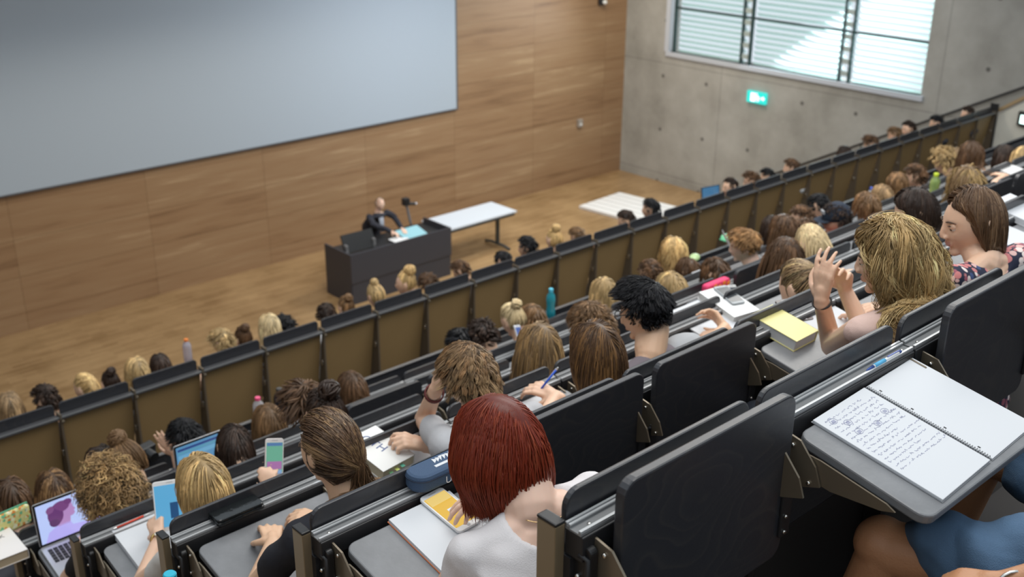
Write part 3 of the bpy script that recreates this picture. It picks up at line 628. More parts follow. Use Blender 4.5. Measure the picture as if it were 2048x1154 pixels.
def person(C0, row, label, yaw=0, pitch=25, roll=0, st=None, hc='brown', shirt=(.05,.05,.06), lod=2, skin='fair', lean=None, arms=None, body=None, sleeve='short', group=None, face=False, wide=1.0, extra=None, low=0, scoop=0, shirtmat=None, legs=True, neckfwd=None, shd=0.0, tors=None, seatx=None, NB=None, SH=None, pants=(.03,.035,.05)):
    """C0 head centre; row: bench row index (6+ = lower block)"""
    C0=np.array(C0,float); M=rotm(math.radians(yaw),math.radians(pitch),math.radians(roll))
    if row<6: yk,zk=ry(row),rz(row)
    else: yk,zk=PY+ROWP+(row-7)*ROWP,PZ-.4-(row-7)*.46
    if lod>=2: wide*=.88
    fl=zk-.75; base=np.array((C0[0],yk-.52,fl)); bx=C0[0] if seatx is None else seatx
    # neck joint and shoulders
    nk=C0+M@np.array((0,-.025,-.075)); nb=C0+np.array((0,0,0))+(M@np.array((0,-.03,-.10)))*.6+np.array((0,-.045,-.068))
    if NB is not None: nb=np.array(NB,float)
    pel=np.array((bx,yk-.56,fl+.53)); sy=math.radians(shd)
    sw=.175*wide; ax=np.array((math.cos(sy),math.sin(sy),0)); sh=[nb+np.array((0,-.015,-.055))+ax*(s*sw) for s in(-1,1)]
    if SH is not None: sh=[np.array(q,float) for q in SH]; ax=(sh[1]-sh[0])/np.linalg.norm(sh[1]-sh[0]); nb=np.array(NB,float) if NB is not None else nb
    chest=nb*.62+pel*.38; chest=chest+np.array((0,-.03,0)); waist=nb*.28+pel*.72
    vox={0:.0048,1:.0065,2:.011,3:.017}[lod]
    def torso(mb,g):
        up=nb-pel; tl=math.atan2(-up[1],up[2]); tl=-math.atan2(up[1],up[2])
        R=[(pel-np.array((0,0,.10)),.165*wide+g,.12+g,0),(pel,.17*wide+g,.125+g,tl*.5),(waist,.135*wide+g,.10+g,tl),(chest,.155*wide+g,.115+g,tl),(nb+np.array((0,-.03,-.10)),.155*wide+g,.095+g,tl),(nb+np.array((0,-.015,-.055)),.12*wide+g,.07+g,tl),(nb+np.array((0,-.008,-.025)),.070+g,.060+g,tl)]
        mb.loft(R,22,p=2.3)
        for s,S_ in zip((-1,1),sh): mb.cap(nb+np.array((0,-.015,-.045))+ax*s*.05,.054+g,S_,.050+g,14)
    A=arms or {}
    def armpts(s):
        a=A.get('L' if s<0 else 'R'); S_=sh[0 if s<0 else 1]
        if a is None: el=np.array((S_[0]+s*(.05 if lod<2 else .01),yk-.36,zk-.03)); wr=np.array((C0[0]+s*.09,yk-.24,zk-.002)); return S_,el,wr,np.array((-s*.45,.9,0)),np.array((0,0,-1.)),.55
        return S_,np.array(a[0],float),np.array(a[1],float),np.array(a[2],float),np.array(a[3],float),a[4]
    mb=MB(); head_prims(mb,C0,M,lod,ears=lod<3 or True)
    mb.cap(nk,.051 if wide>=1 else .046,nb+np.array((0,0,-.02)),.057 if wide>=1 else .050,16)
    mb.cap(C0+M@np.array((0,.02,-.07)),.036,nb+np.array((0,.02,-.0)),.045,12)
    for s in(-1,1): mb.cap(nb+np.array((0,-.005,.0)),.036,sh[0 if s<0 else 1]-ax*s*.06+np.array((0,0,-.012)),.036,12)
    torso(mb,-.014 if not scoop else -.008)
    if extra: extra(mb)
    for s in(-1,1):
        S_,el,wr,hd,hc_,cu=armpts(s)
        mb.cap(S_,.044,el,.037,12); mb.cap(el,.036,wr,.025,12)
        if lod<2: hand(mb,wr,hd,hc_,s if True else 1,cu,.95)
        else:
            hdn=hd/np.linalg.norm(hd)
            if lod==2: hand(mb,wr,hd,hc_,s,cu,.95)
            else: mb.cap(wr,.024,wr+hdn*.09,.02,8)
    if legs:
        for s in(-1,1):
            mb.cap((bx+s*.09,yk-.52,fl+.50),.07,(bx+s*.11,yk-.13,fl+.50),.055,12); mb.cap((bx+s*.11,yk-.13,fl+.50),.052,(bx+s*.11,yk-.13,fl+.10),.036,12)
    me,co=remesh(mb,vox,3 if lod<2 else 2,.5,None,'person')
    org=base; V=co-org; me.vertices.foreach_set('co',V.astype(np.float32).ravel())
    # lips, by position on the face
    me.materials.append(SK[skin]); lipm=mat('lips',(.55,.27,.22),.4); me.materials.append(lipm)
    if face:
        L=(co-C0)@M; n=len(me.polygons); ct=np.empty(n*3,np.float32); me.polygons.foreach_get('center',ct); Lc=(ct.reshape(-1,3)+org-C0)@M
        lm=(np.abs(Lc[:,0])<.024)&(Lc[:,1]>.087)&(Lc[:,2]>-.066)&(Lc[:,2]<-.043); me.polygons.foreach_set('material_index',lm.astype(np.int32))
    me.update(); root=bpy.data.objects.new('person',me); C.objects.link(root); root.location=org.tolist(); tag(root,label,'person',group or 'students in the upper block')
    if face: eye_meshes(M,C0-org,root)
    sm=MB(); torso(sm,0.0)
    if scoop:
        pass
    if sleeve!='none':
        for s in(-1,1):
            S_,el,wr,*_=armpts(s); f={'cap':.22,'short':.62,'long':1.0}[sleeve]; e=S_*(1-f)+el*f if f<1 else el
            if f<1: sm.cap(S_,.056,e,.050,14)
            else: sm.cap(S_,.057,e,.047,14); sm.cap(el,.046,el*.06+wr*.94,.032,14)
    else:
        for s in(-1,1): sm.cap(nb+ax*s*.05+np.array((0,-.02,-.05)),.03,nb+ax*s*.08+np.array((0,-.05,-.10)),.03)
    if scoop:
        # open neckline: lower everything near the neck base under the skin
        def post(co):
            d=np.linalg.norm((co-(nb+np.array((0,-.035,.0))))*np.array((1.0,1,.95)),axis=1); w_=np.clip((scoop-d)/.03,0,1); ctr=chest*.4+nb*.6+np.array((0,-.0,-.08)); return co+(ctr-co)*(w_*.45)[:,None]
    else: post=None
    sme,sco=remesh(sm,{0:.0085,1:.010,2:.016,3:.024}[lod],3,.5,post,'shirt',(),.0030 if lod<2 else .004,crc(label)%97)
    sme.vertices.foreach_set('co',(sco-org).astype(np.float32).ravel()); sme.materials.append(shirtmat or mat('cloth_%.2f_%.2f_%.2f'%shirt,shirt,.85,bump=.25 if lod<2 else 0,bscale=420)); sme.update()
    so=bpy.data.objects.new('shirt',sme); C.objects.link(so); so.parent=root
    if legs:
        pm=MB()
        for s in(-1,1):
            pm.cap((bx+s*.09,yk-.54,fl+.51),.085,(bx+s*.11,yk-.13,fl+.505),.066,12); pm.cap((bx+s*.11,yk-.13,fl+.50),.064,(bx+s*.11,yk-.13,fl+.09),.055,12)
        pm.loft([(pel-np.array((0,0,.09)),.17,.125),(pel-np.array((0,0,.02)),.168,.125)],16)
        pme,pco=remesh(pm,.02,2,.5,None,'trousers'); pme.vertices.foreach_set('co',(pco-org).astype(np.float32).ravel()); pme.materials.append(mat('trousers_%.2f_%.2f_%.2f'%pants,pants,.9)); pme.update()
        po=bpy.data.objects.new('trousers',pme); C.objects.link(po); po.parent=root
        fm=MB()
        for s in(-1,1): fm.cap((bx+s*.11-org[0],yk-.15-org[1],.042),.040,(bx+s*.12-org[0],yk-.045-org[1],.034),.032,10)
        fm.build('shoes',mat('dark_shoes',(.04,.04,.045),.6),root,smooth=True)
    if st is not None:
        st=dict(st); tcol=[]
        for c,r in ((nb+np.array((0,-.045,-.09)),(.185*wide,.10,.125)),(chest,(.17*wide,.13,.16)),(waist,(.15*wide,.12,.2))): tcol.append((c,r,None))
        tcol+= [(S_,(.06,.06,.06),None) for S_ in sh]; tcol.append((nk*.5+nb*.5,(.052,.052,.06),None))
        col=COL[hc] if isinstance(hc,str) else hc
        hair(C0,M,st,col,crc(label)%9973,lod,tcol,'hair',root,org)
    return root,dict(M=M,C=C0,nb=nb,sh=sh,org=org,yk=yk,zk=zk)
STR=dict(kind='straight',L=.42,vol=.13); SHORT=dict(kind='short',L=.045,vol=.05,mess=.25); BUZZ=dict(kind='short',L=.028,vol=.02,mess=.2); MOP=dict(kind='short',L=.065,vol=.08,mess=.35); MED=dict(kind='straight',L=.22,vol=.11); PONY=dict(kind='pony',L=.38,vol=.05); BUN=dict(kind='bun',L=.30,vol=.06,bunr=.036,tie=(0,-.075,.085)); CURL=dict(kind='curly',L=.09,vol=.10)
# ---------------------------------------------------------------- the nearest people
HG='students in the upper block'
# woman with the red bob
p_,d=person((1.312,1.462,-1.158),1,'woman with glossy dark red bob and white cap sleeved top, bent over a phone',yaw=8,pitch=30,roll=-6,
  st=dict(kind='bob',vol=.065,part=.12,cut=-.096,slope=.36,streak=(.27,.05,.02),root=.75,tip=(.30,.05,.02),tone=.22,jit=.01,cl=.35,r=.0012,n=9000,crown=(.1,-.35,.92)),hc='red',shirt=(.74,.71,.72),lod=0,skin='pink',sleeve='cap',wide=1.02,scoop=.078,group=HG,face=True,SH=[(1.185,1.40,-1.335),(1.45,1.33,-1.275)],NB=(1.30,1.36,-1.235),
  arms=dict(L=((1.17,1.55,-1.60),(1.30,1.66,-1.76),(.6,.6,.15),(0,0,-1),.5),R=((1.60,1.58,-1.50),(1.561,1.708,-1.493),(-.8,.5,-.14),(-.1,-.1,-1),.38)))
o=MB(); O=d['org']; nb=d['nb']; th=np.linspace(-2.6,-.5,24)
o.tube([nb-O+np.array((.066*math.cos(t),.066*math.sin(t)-.012,.012+.014*math.sin(t))) for t in th],.0011,5); o.build('necklace',mat('fine_gold_chain',(.7,.5,.25),.25,metal=1),p_,smooth=True)
# man with tousled hair, bare elbow on the desk
p_,d=person((2.080,2.480,-1.640),2,'man with tousled light brown hair resting his head on a braceleted arm',yaw=2,pitch=34,roll=0,
  st=dict(kind='short',L=.050,vol=.05,mess=.28,fwd=.0,lift=.04,grav=.28,crown=(.12,-.52,.80),clump=14,cl=.7,tone=.8,tip=(.42,.28,.15),root=.55,wave=.004,wf=6),hc='lbrown',shirt=(.50,.50,.52),lod=0,skin='fair',group=HG,shd=-4,
  arms=dict(L=((2.170,2.849,-1.986),(2.050,2.620,-1.730),(.15,-.25,.9),(.6,-.2,.0),.45),R=((2.36,2.55,-1.98),(2.063,2.701,-1.996),(-.7,.5,.35),(-.2,.5,-.8),.9)))
WB=MB(); c1=np.array((2.050,2.620,-1.730)); c0=np.array((2.170,2.849,-1.986)); ax=(c0-c1)/np.linalg.norm(c0-c1); q=np.cross(ax,(0,1,0)); q/=np.linalg.norm(q); q2=np.cross(ax,q); ct=c1+ax*.045
for i,cx in enumerate((0,.006,.012)): WB.tube([ct+ax*cx+(q*math.cos(t)+q2*math.sin(t))*.032-d['org'] for t in np.linspace(0,6.283,20)],.0032,6)
WB.build('bracelet',mat('dark_red_woven_bracelet',(.14,.03,.03),.7),p_,smooth=True)
# brunette at the left
p_,d=person((1.462,2.366,-1.625),2,'brunette in black with loosely gathered hair and bare neck, seen from behind left',yaw=8,pitch=16,roll=0,
  st=dict(kind='pony',L=.34,vol=.13,tie=(.012,-.112,-.05),fall=(.25,.1,0),tone=.55,streak=(.24,.145,.07),root=.7,wave=.005,wf=3,cl=.5,jit=.06,clump=18,tip=(.15,.085,.045)),hc='brown',shirt=(.012,.013,.02),lod=0,skin='tan',sleeve='short',group=HG,face=True)
# girls with long hair
p_,d=person((2.462,2.262,-1.605),2,'young woman with very long straight brown hair, writing with a blue pen',yaw=-2,pitch=28,roll=0,
  st=dict(kind='straight',L=.58,vol=.12,part=.0,streak=(.25,.13,.05),tip=(.33,.17,.07),root=.75,seg=14,cl=.4,jit=.02,tuck=.03),hc='brown',shirt=(.35,.35,.37),lod=0,skin='fair',group=HG,
  arms=dict(L=((2.30,2.45,-2.0),(2.656,2.646,-1.981),(-.4,.85,.25),(.35,.1,-.9),.75)))
# black haired man
p_,d=person((2.855,2.395,-1.600),2,'man with thick black hair and black glasses in a mauve and grey top',yaw=14,pitch=22,roll=4,
  st=dict(kind='short',L=.060,vol=.055,mess=.15,fwd=-.1,lift=.4,crown=(.2,-.6,.75),clump=10,cl=.6,tone=.5,root=1,hl=.12,fade=.45,tip=(.016,.016,.02)),hc='black',shirt=(.20,.17,.19),lod=0,skin='tan',group=HG,face=True,sleeve='short',SH=[(2.65,2.30,-1.79),(3.0,2.29,-1.765)],NB=(2.80,2.31,-1.715),
  arms=dict(R=((3.22,2.48,-1.98),(3.672,2.616,-1.986),(.25,.9,.35),(-.8,.0,-.3),.7),L=((2.62,2.45,-1.99),(3.054,2.617,-1.986),(.1,.95,0),(0,0,-1),.5)))
g=MB(); M=d['M']; c=d['C']-d['org']
T=lambda p:(np.array(p)@M.T)+c
for s in(-1,1):
    g.tube([T((s*.033+.022*math.cos(t),.099-.003*abs(math.cos(t)),.006+.017*math.sin(t))) for t in np.linspace(0,6.283,22)],.0016,6)
    g.tube([T((s*.055,.096,.012)),T((s*.074,.075,.012)),T((s*.079,.0,.010)),T((s*.078,-.02,-.005))],.0021,6)
g.tube([T((-.011,.100,.008)),T((0,.102,.011)),T((.011,.100,.008))],.0016,6); g.build('glasses',RUB,p_,smooth=True)
# second sweater layer over his right shoulder
nb=d['nb']; S_=d['sh'][1]; m=MB(); m.cap(nb+np.array((.10,-.02,-.05)),.066,S_+np.array((.0,.0,0)),.066); m.cap(S_,.066,S_+np.array((.10,.10,-.13)),.060)
me,co=remesh(m,.009,3,.5,None,'hoodie_shoulder',(),.004,3); me.vertices.foreach_set('co',(co-d['org']).astype(np.float32).ravel()); me.materials.append(mat('light_grey_jersey',(.42,.43,.45),.85,bump=.3,bscale=300)); o=bpy.data.objects.new('open_hoodie',me); C.objects.link(o); o.parent=p_
# wavy blonde with raised hands
p_,d=person((2.853,1.463,-1.135),1,'woman with long wavy blonde hair and blush top, hands raised together, elbow on desk',yaw=20,pitch=12,roll=0,
  st=dict(kind='wavy',L=.36,vol=.26,drift=(.35,-.25,0),part=.25,wave=.030,wf=1.5,tone=.5,streak=(.82,.61,.30),root=.65,seg=16,cl=.6,clump=30,jit=.03,tuck=.03,tip=(.55,.38,.17)),hc=(.56,.37,.16),shirt=(.70,.50,.44),lod=0,skin='fair',sleeve='none',group=HG,face=True,SH=[(2.70,1.45,-1.31),(3.04,1.38,-1.31)],NB=(2.865,1.40,-1.255),seatx=2.92,
  arms=dict(L=((2.995,1.703,-1.541),(2.873,1.690,-1.338),(.10,.10,.98),(.95,.0,.1),.35),R=((3.13,1.66,-1.53),(3.151,1.770,-1.404),(-.45,-.05,.85),(-.8,-.2,-.3),.55)))
WB=MB(); c1=np.array((2.873,1.690,-1.338)); c0=np.array((2.995,1.703,-1.541)); ax=(c0-c1)/np.linalg.norm(c0-c1); q=np.cross(ax,(0,1,0)); q/=np.linalg.norm(q); q2=np.cross(ax,q); ct=c1+ax*.01
WB.tube([ct+(q*math.cos(t)+q2*math.sin(t))*.029-d['org'] for t in np.linspace(0,6.283,20)],.0035,6); WB.build('bracelet',mat('thin_dark_bracelet',(.02,.015,.015),.6),p_,smooth=True)
m=MB(); nb=d['nb']-d['org']
for s in(-1,1): m.tube([nb+np.array((s*.11,-.135,-.22)),nb+np.array((s*.10,-.10,-.06)),nb+np.array((s*.098,-.03,-.0)),nb+np.array((s*.10,.05,-.07)),nb+np.array((s*.09,.09,-.15))],.009,6,flat=.4)
m.build('shoulder_straps',mat('blush_strap',(.66,.5,.46),.8),p_,smooth=True)
# woman in floral print, profile
def floral():
    m,nt,b=nodes_mat('navy_floral_fabric'); L=nt.links; tc=nd(nt,'ShaderNodeTexCoord')
    v=nd(nt,'ShaderNodeTexVoronoi',Scale=42.0); L.new(tc.outputs['Object'],v.inputs['Vector']); wn=nd(nt,'ShaderNodeSeparateColor'); L.new(v.outputs['Color'],wn.inputs[0])
    c=ramp(nt,wn.outputs[0],[(0,(.62,.22,.22)),(.3,(.75,.48,.45)),(.5,(.05,.08,.20)),(.62,(.85,.72,.68)),(.8,(.35,.10,.14)),(1,(.10,.16,.30))]); c.node.color_ramp.interpolation='CONSTANT'
    mk=ramp(nt,v.outputs['Distance'],[(.48,(1,1,1)),(.56,(0,0,0))]); mx=nd(nt,'ShaderNodeMix',data_type='RGBA'); L.new(mk,mx.inputs[0]); mx.inputs[6].default_value=(.018,.022,.05,1); L.new(c,mx.inputs[7])
    L.new(mx.outputs[2],b.inputs['Base Color']); b.inputs['Roughness'].default_value=.8; return m
p_,d=person((3.372,1.474,-1.135),1,'woman with brown shoulder length hair in navy floral top, face in profile',yaw=50,pitch=14,roll=4,
  st=dict(kind='straight',L=.36,vol=.10,part=.0,streak=(.22,.13,.07),root=.8,seg=14,cl=.4,jit=.02,hl=.1,tuck=.015,tip=(.17,.10,.055)),hc='brown',shirt=(.02,.025,.06),lod=0,skin='fair',sleeve='short',group=HG,face=True,shirtmat=floral(),scoop=.062,SH=[(3.14,1.41,-1.26),(3.50,1.36,-1.26)],NB=(3.34,1.405,-1.235),seatx=3.42)
# dark brunette beyond, profile
p_,d=person((4.700,2.330,-1.600),2,'woman with glossy very dark brown hair, forehead in profile behind the blonde woman',yaw=38,pitch=34,roll=0,
  st=dict(kind='straight',L=.38,vol=.10,part=.0,root=.8,seg=12,tuck=.02,cl=.3,tone=.3,jit=.02,hl=.1),hc='dbrown',shirt=(.03,.03,.035),lod=1,skin='fair',group=HG,face=True)
# woman with ponytail tied at the back of the head
p_,d=person((3.58,2.20,-1.645),2,'woman with dark blonde hair pulled into a ponytail with black tie, head bowed',yaw=-3,pitch=32,roll=0,
  st=dict(kind='pony',L=.46,vol=.05,tie=(0,-.112,.055),fall=(0,-.35,.1),tone=.8,streak=(.50,.36,.18),seg=14,root=.6),hc='dirty',shirt=(.55,.55,.56),lod=1,skin='fair',group=HG)
o=MB(); M=d['M']; o.tube([(np.array((.017*math.cos(t),-.118,.052+.017*math.sin(t)))@M.T)+d['C']-d['org'] for t in np.linspace(0,6.283,16)],.0045,6); o.build('hair_tie',RUB,p_,smooth=True)
# seated man on the right, only knees and hand in view
def legs(mb):
    for a,b,r1,r2 in (((2.06,.50,-1.36),(1.92,.90,-1.40),.075,.062),((1.92,.90,-1.40),(1.87,.985,-1.76),.060,.040),((2.38,.48,-1.36),(2.42,.93,-1.36),.075,.062),((2.42,.93,-1.36),(2.42,1.0,-1.76),.058,.040)): mb.cap(a,r1,b,r2,16)
    mb.ell((1.918,.915,-1.39),(.064,.058,.058),14,10)
p_,d=person((2.36,.36,-.62),0,'man in blue denim shorts with bare knee, seated right of the open notebook',yaw=0,pitch=20,st=SHORT,hc='brown',shirt=(.03,.05,.09),lod=1,skin='warm',legs=False,extra=legs,group=HG,seatx=2.25,
  arms=dict(L=((2.05,.33,-1.10),(1.792,0.605,-1.256),(-.55,.75,-.1),(0,0,-1),.55),R=((2.68,.45,-1.12),(2.55,.66,-1.24),(-.2,.9,-.1),(0,0,-1),.5)))
m=MB()
for a,b,r1,r2 in (((2.12,.36,-1.34),(1.965,.80,-1.375),.105,.088),((2.12,.36,-1.34),(1.98,.70,-1.345),.108,.094),((2.36,.36,-1.34),(2.40,.80,-1.345),.105,.090)): m.cap(a,r1,b,r2,20)
m.loft([((2.25,.45,-1.42),.19,.15),((2.25,.42,-1.25),.18,.13)],20)
me,co=remesh(m,.008,2,.4,None,'denim_shorts',(),.0095,5); me.vertices.foreach_set('co',(co-d['org']).astype(np.float32).ravel()); me.materials.append(mat('blue_denim',(.085,.16,.27),.85,bump=.4,bscale=500,var=.18,vscale=9)); o=bpy.data.objects.new('denim_shorts',me); C.objects.link(o); o.parent=p_
fm=MB()
for x,y in((1.80,.99),(2.42,1.0)): fm.cap((x,y-.04,-1.80),.042,(x,y+.10,-1.808),.034,12)
me=fm.mesh('shoes',[mat('dark_shoes',(.04,.04,.045),.6)],True); me.transform(Matrix.Translation(Vector((-d['org']).tolist()))); o=bpy.data.objects.new('shoes',me); C.objects.link(o); o.parent=p_
w_=np.array((1.792,0.605,-1.256))-d['org']; b=MB(); b.tube([w_+np.array((.031*math.cos(t)*.8,.031*math.cos(t)*-.55-.008,.029*math.sin(t))) for t in np.linspace(0,6.283,18)],.0035,6); b.build('bracelet',SCREW,p_,smooth=True)
# ---------------------------------------------------------------- the rest of the audience
person((3.018,3.113,-2.058),3,'young woman with long straight dirty blonde hair, seated left of the black haired man',1,22,0,dict(STR,L=.50,streak=(.40,.25,.11)),'dirty',lod=1,shirt=(.05,.05,.06),seatx=2.98)
person((3.470,3.226,-2.118),3,'man with short greyish brown hair bowed forward behind the black haired man',10,48,0,dict(SHORT,mess=.3),'lbrown',lod=1,shirt=(.45,.47,.50),seatx=3.51)
person((2.059,3.348,-2.138),3,'dark haired student mostly hidden behind the brunette, holding up a phone',0,30,0,BUN,'dbrown',lod=2,arms=dict(L=((1.86,3.30,-2.50),(1.73,3.20,-2.33),(-.1,.35,.95),(.5,.8,.2),.5)))
person((1.455,3.208,-2.138),3,'young woman with sleek blonde hair and centre parting, looking at a small tablet',8,42,0,dict(STR,L=.30,vol=.10,root=.55,part=-.1,tuck=.05),'gold',lod=1,sleeve='short',shirt=(.62,.60,.57),arms=dict(L=((1.220,3.308,-2.498),(1.348,3.428,-2.433),(.25,.75,.35),(.5,-.1,-.8),.95)))
person((4.737,3.032,-2.038),3,'woman with long straight brown hair behind the hair bun with black tie',0,20,0,dict(STR,L=.45),'brown',lod=2,shirt=(.5,.5,.52),seatx=4.63)
person((5.062,3.077,-2.058),3,'woman with platinum blonde ponytail bowed over her desk',-10,40,0,dict(kind='pony',L=.34,vol=.05,tie=(0,-.08,.085),fall=(0,-.5,-.2)),'light',lod=2,shirt=(.2,.2,.22),seatx=5.16)
person((6.826,3.073,-2.058),3,'woman in red shirt with fluffy half tied dark blonde hair',-5,15,0,dict(STR,L=.38,vol=.35,wave=.02,streak=(.42,.28,.12)),'dirty',lod=2,shirt=(.62,.02,.03),arms=dict(R=((8.323,3.513,-2.448),(8.601,3.569,-2.458),(.1,.9,0),(0,0,-1),.5)))
person((5.523,4.034,-2.641),4,'brown haired student bowed low beside the pink pencil case',0,50,0,dict(MED,L=.10),'brown',lod=2,seatx=5.15)
person((1.446,4.112,-2.601),4,'student with thick curly blonde brown hair in front of the open laptop',5,35,0,dict(kind='curly',L=.10,vol=.18,cr=.012,turns=2.4,cl=.25,tone=.9,n=3600,seg=13,r=.0026,hl=.05,root=.5,streak=(.60,.40,.18)),(.33,.205,.09),lod=1,shirt=(.01,.01,.015))
person((2.050,4.151,-2.641),4,'student with dark brown hair and a wide parting, head bowed low',-5,55,10,dict(kind='straight',L=.24,vol=.09,part=.25),'dbrown',lod=1,shirt=(.03,.03,.035),seatx=2.00)
person((2.487,4.225,-2.601),4,'student with wavy brown hair behind the brunette in black',0,40,0,dict(MOP,L=.10),'brown',lod=2,seatx=2.53)
person((5.024,3.999,-2.601),4,'student with blonde hair bowed beyond the black haired man',0,45,0,dict(MED,L=.18),'blond',lod=2,seatx=4.64)
person((5.795,4.025,-2.501),4,'young man with short ginger blond faded hair and teal polo shirt',38,12,0,dict(kind='short',L=.07,vol=.03,fade=.6,mess=.2,fwd=.6,lift=.5,clump=6,hl=.25),'ginger',lod=1,shirt=(.03,.18,.16),skin='pink',face=True,seatx=5.66)
person((6.808,3.965,-2.521),4,'man in dark blue cap and glasses with a coral red shirt',55,8,0,SHORT,'dbrown',lod=1,shirt=(.62,.10,.09),face=True,seatx=7.19)
person((9.462,3.947,-2.541),4,'woman with long dark brown hair leaning over her desk near the right edge',25,35,0,dict(STR,L=.36),'dbrown',lod=2,shirt=(.5,.48,.45),seatx=9.84)
person((9.451,3.796,-2.521),4,'woman with long golden brown hair at the far right edge',10,20,0,dict(STR,L=.42),'blond',lod=2,skin='pink',seatx=9.36)
person((9.271,4.170,-2.521),4,'woman with brown hair and hair clip, in front of the fluffy haired woman',0,28,0,dict(STR,L=.30),'brown',lod=2,shirt=(.5,.45,.4),seatx=8.89)
person((7.391,4.054,-2.581),4,'brown haired student left of the dark brunette in profile',0,35,0,dict(MED,L=.12),'lbrown',lod=2,seatx=7.73)
person((6.608,4.084,-2.621),4,'student with short dark brown hair bowed beside the man in the cap',0,50,0,MOP,'brown',lod=2,seatx=6.68)
person((6.349,4.095,-2.541),4,'woman with brown hair falling to her shoulders left of the man in the cap',0,20,0,dict(STR,L=.28),'brown',lod=2,seatx=6.17)
person((1.331,5.209,-3.124),5,'student with brown hair at the lower left edge, behind the yellow pencil case',0,35,0,dict(STR,L=.22),'brown',lod=2,arms=dict(L=((1.0,5.0,-3.85),(1.05,5.1,-3.85),(0,1,0),(0,0,-1),.5),R=((1.45,5.0,-3.85),(1.4,5.1,-3.85),(0,1,0),(0,0,-1),.5)),seatx=0.95)
person((1.478,5.004,-3.044),5,'student with long light brown hair left of the open laptop',0,30,0,dict(STR,L=.34,streak=(.35,.2,.09)),'brown',lod=1,seatx=1.33)
person((1.757,5.072,-3.044),5,'dark haired student half hidden by the hair bun',0,30,0,dict(STR,L=.28),'dbrown',lod=2)
person((1.855,4.987,-3.024),5,'woman with light brown hair tied in a messy top bun',5,35,0,dict(BUN,vol=.22,bunr=.045,tie=(-.01,-.03,.12),bo=(0,0,.02),tone=.5),'lbrown',lod=1,seatx=2.16)
person((2.230,5.090,-3.064),5,'black haired student spreading the fingers of one hand behind the laptop',0,40,0,dict(SHORT,mess=.2),'black',lod=1,arms=dict(L=((2.276,5.320,-3.404),(2.277,5.373,-3.304),(-.35,.2,.8),(.5,.6,0),.12)),seatx=2.58)
person((2.639,4.887,-3.044),5,'student with straight light brown hair below the pink bottle cap',0,35,0,dict(STR,L=.26,part=0),'lbrown',lod=1,seatx=2.99)
person((3.221,4.917,-3.044),5,'student with smooth brown hair alone in the middle of the front row',0,35,0,dict(MED,L=.20),'brown',lod=1,seatx=3.41)
person((4.315,4.992,-3.044),5,'short dark haired student beyond the man with tousled hair',0,40,0,dict(SHORT,L=.05),'dbrown',lod=2,seatx=4.23)
person((4.203,5.075,-3.104),5,'student with dark hood bowed down beside the dark haired student',0,45,0,dict(SHORT,L=.05),'black',lod=2,shirt=(.05,.06,.07),seatx=3.82)
person((4.577,4.989,-3.004),5,'student with small pale blonde bun next to the blue bottle',0,30,0,dict(BUN,bunr=.03,L=.2,n=300),'light',lod=2,seatx=4.64)
person((4.766,4.980,-3.064),5,'student with light brown hair sitting left of the blue bottle',0,45,0,dict(MED,L=.13),'lbrown',lod=2,seatx=5.05)
person((5.423,4.930,-3.024),5,'blonde student with shoulder length hair beyond the black haired man',5,30,0,dict(STR,L=.25),'blond',lod=2,shirt=(.6,.6,.6),seatx=5.46)
person((6.007,4.993,-3.044),5,'man with short brown hair close to the tinted blonde woman',0,35,0,BUZZ,'brown',lod=2,seatx=5.87)
person((6.287,4.856,-3.064),5,'brown haired student half hidden beside the man with short hair',0,40,0,dict(MED,L=.12),'brown',lod=2)
person((6.312,5.035,-2.944),5,'woman with wavy blonde hair and glasses turned to her left neighbour',50,25,0,dict(STR,L=.30,wave=.012),'gold',lod=2,face=True,seatx=6.69)
person((7.534,4.959,-3.024),5,'student with dark brown hair beside the man with glasses',20,35,0,MED,'dbrown',lod=2,face=True,seatx=7.31)
person((7.895,4.932,-3.004),5,'man with brown hair and glasses turned sideways in the front row',60,15,0,SHORT,'brown',lod=2,face=True,shirt=(.7,.7,.7),seatx=7.84)
person((8.486,5.124,-3.064),5,'student with black hair bowed beyond the man in the cap',0,45,0,SHORT,'black',lod=2,seatx=8.37)
person((8.971,4.786,-3.004),5,'blonde student in front of the brown haired pair',0,30,0,dict(MED,L=.15),'dirty',lod=2,seatx=8.90)
person((9.310,4.835,-2.964),5,'student with light brown hair left of the yellow green bottle',20,15,0,dict(MED,L=.14),'lbrown',lod=2,seatx=9.43)
person((9.784,4.905,-2.984),5,'short brown haired student behind the yellow green bottle',20,20,0,SHORT,'brown',lod=2,seatx=9.96)
person((10.447,4.963,-2.984),5,'student with curly golden hair near the right end of the front row',0,30,0,dict(CURL,n=350,cr=.015,r=.006),'blond',lod=2,seatx=10.49)
person((10.891,5.036,-3.044),5,'light brown haired student beside the curly golden head',0,35,0,dict(MED,L=.15),'dirty',lod=2,seatx=11.02)
person((2.068,7.697,-3.865),7,'woman with ash blonde hair at the left edge of the bench',-10,20,0,dict(MED,L=.26),'dirty',group='students in the lower block',lod=2,seatx=1.69)
person((2.311,7.636,-3.865),7,'student with short dark brown hair, second from the left edge',25,15,0,SHORT,'dbrown',group='students in the lower block',lod=2,seatx=2.22)
person((2.597,7.599,-3.845),7,'woman with golden hair tied back, seated below the stage steps',30,20,0,dict(kind='pony',L=.30,vol=.05),'gold',group='students in the lower block',lod=2,seatx=2.75)
person((3.106,8.469,-4.325),8,'student with dark bun bowed beyond the golden ponytail',0,30,0,dict(BUN),'dbrown',group='students in the lower block',lod=2,low=1,seatx=3.07)
person((3.004,7.597,-3.845),7,'woman with straight light brown hair over the bench strip',0,10,0,dict(STR,L=.26),'blond',group='students in the lower block',lod=2,seatx=3.28)
person((3.560,8.462,-4.305),8,'student with dark smooth hair right of the light brown haired woman',0,30,0,MED,'dbrown',group='students in the lower block',lod=2,seatx=3.60)
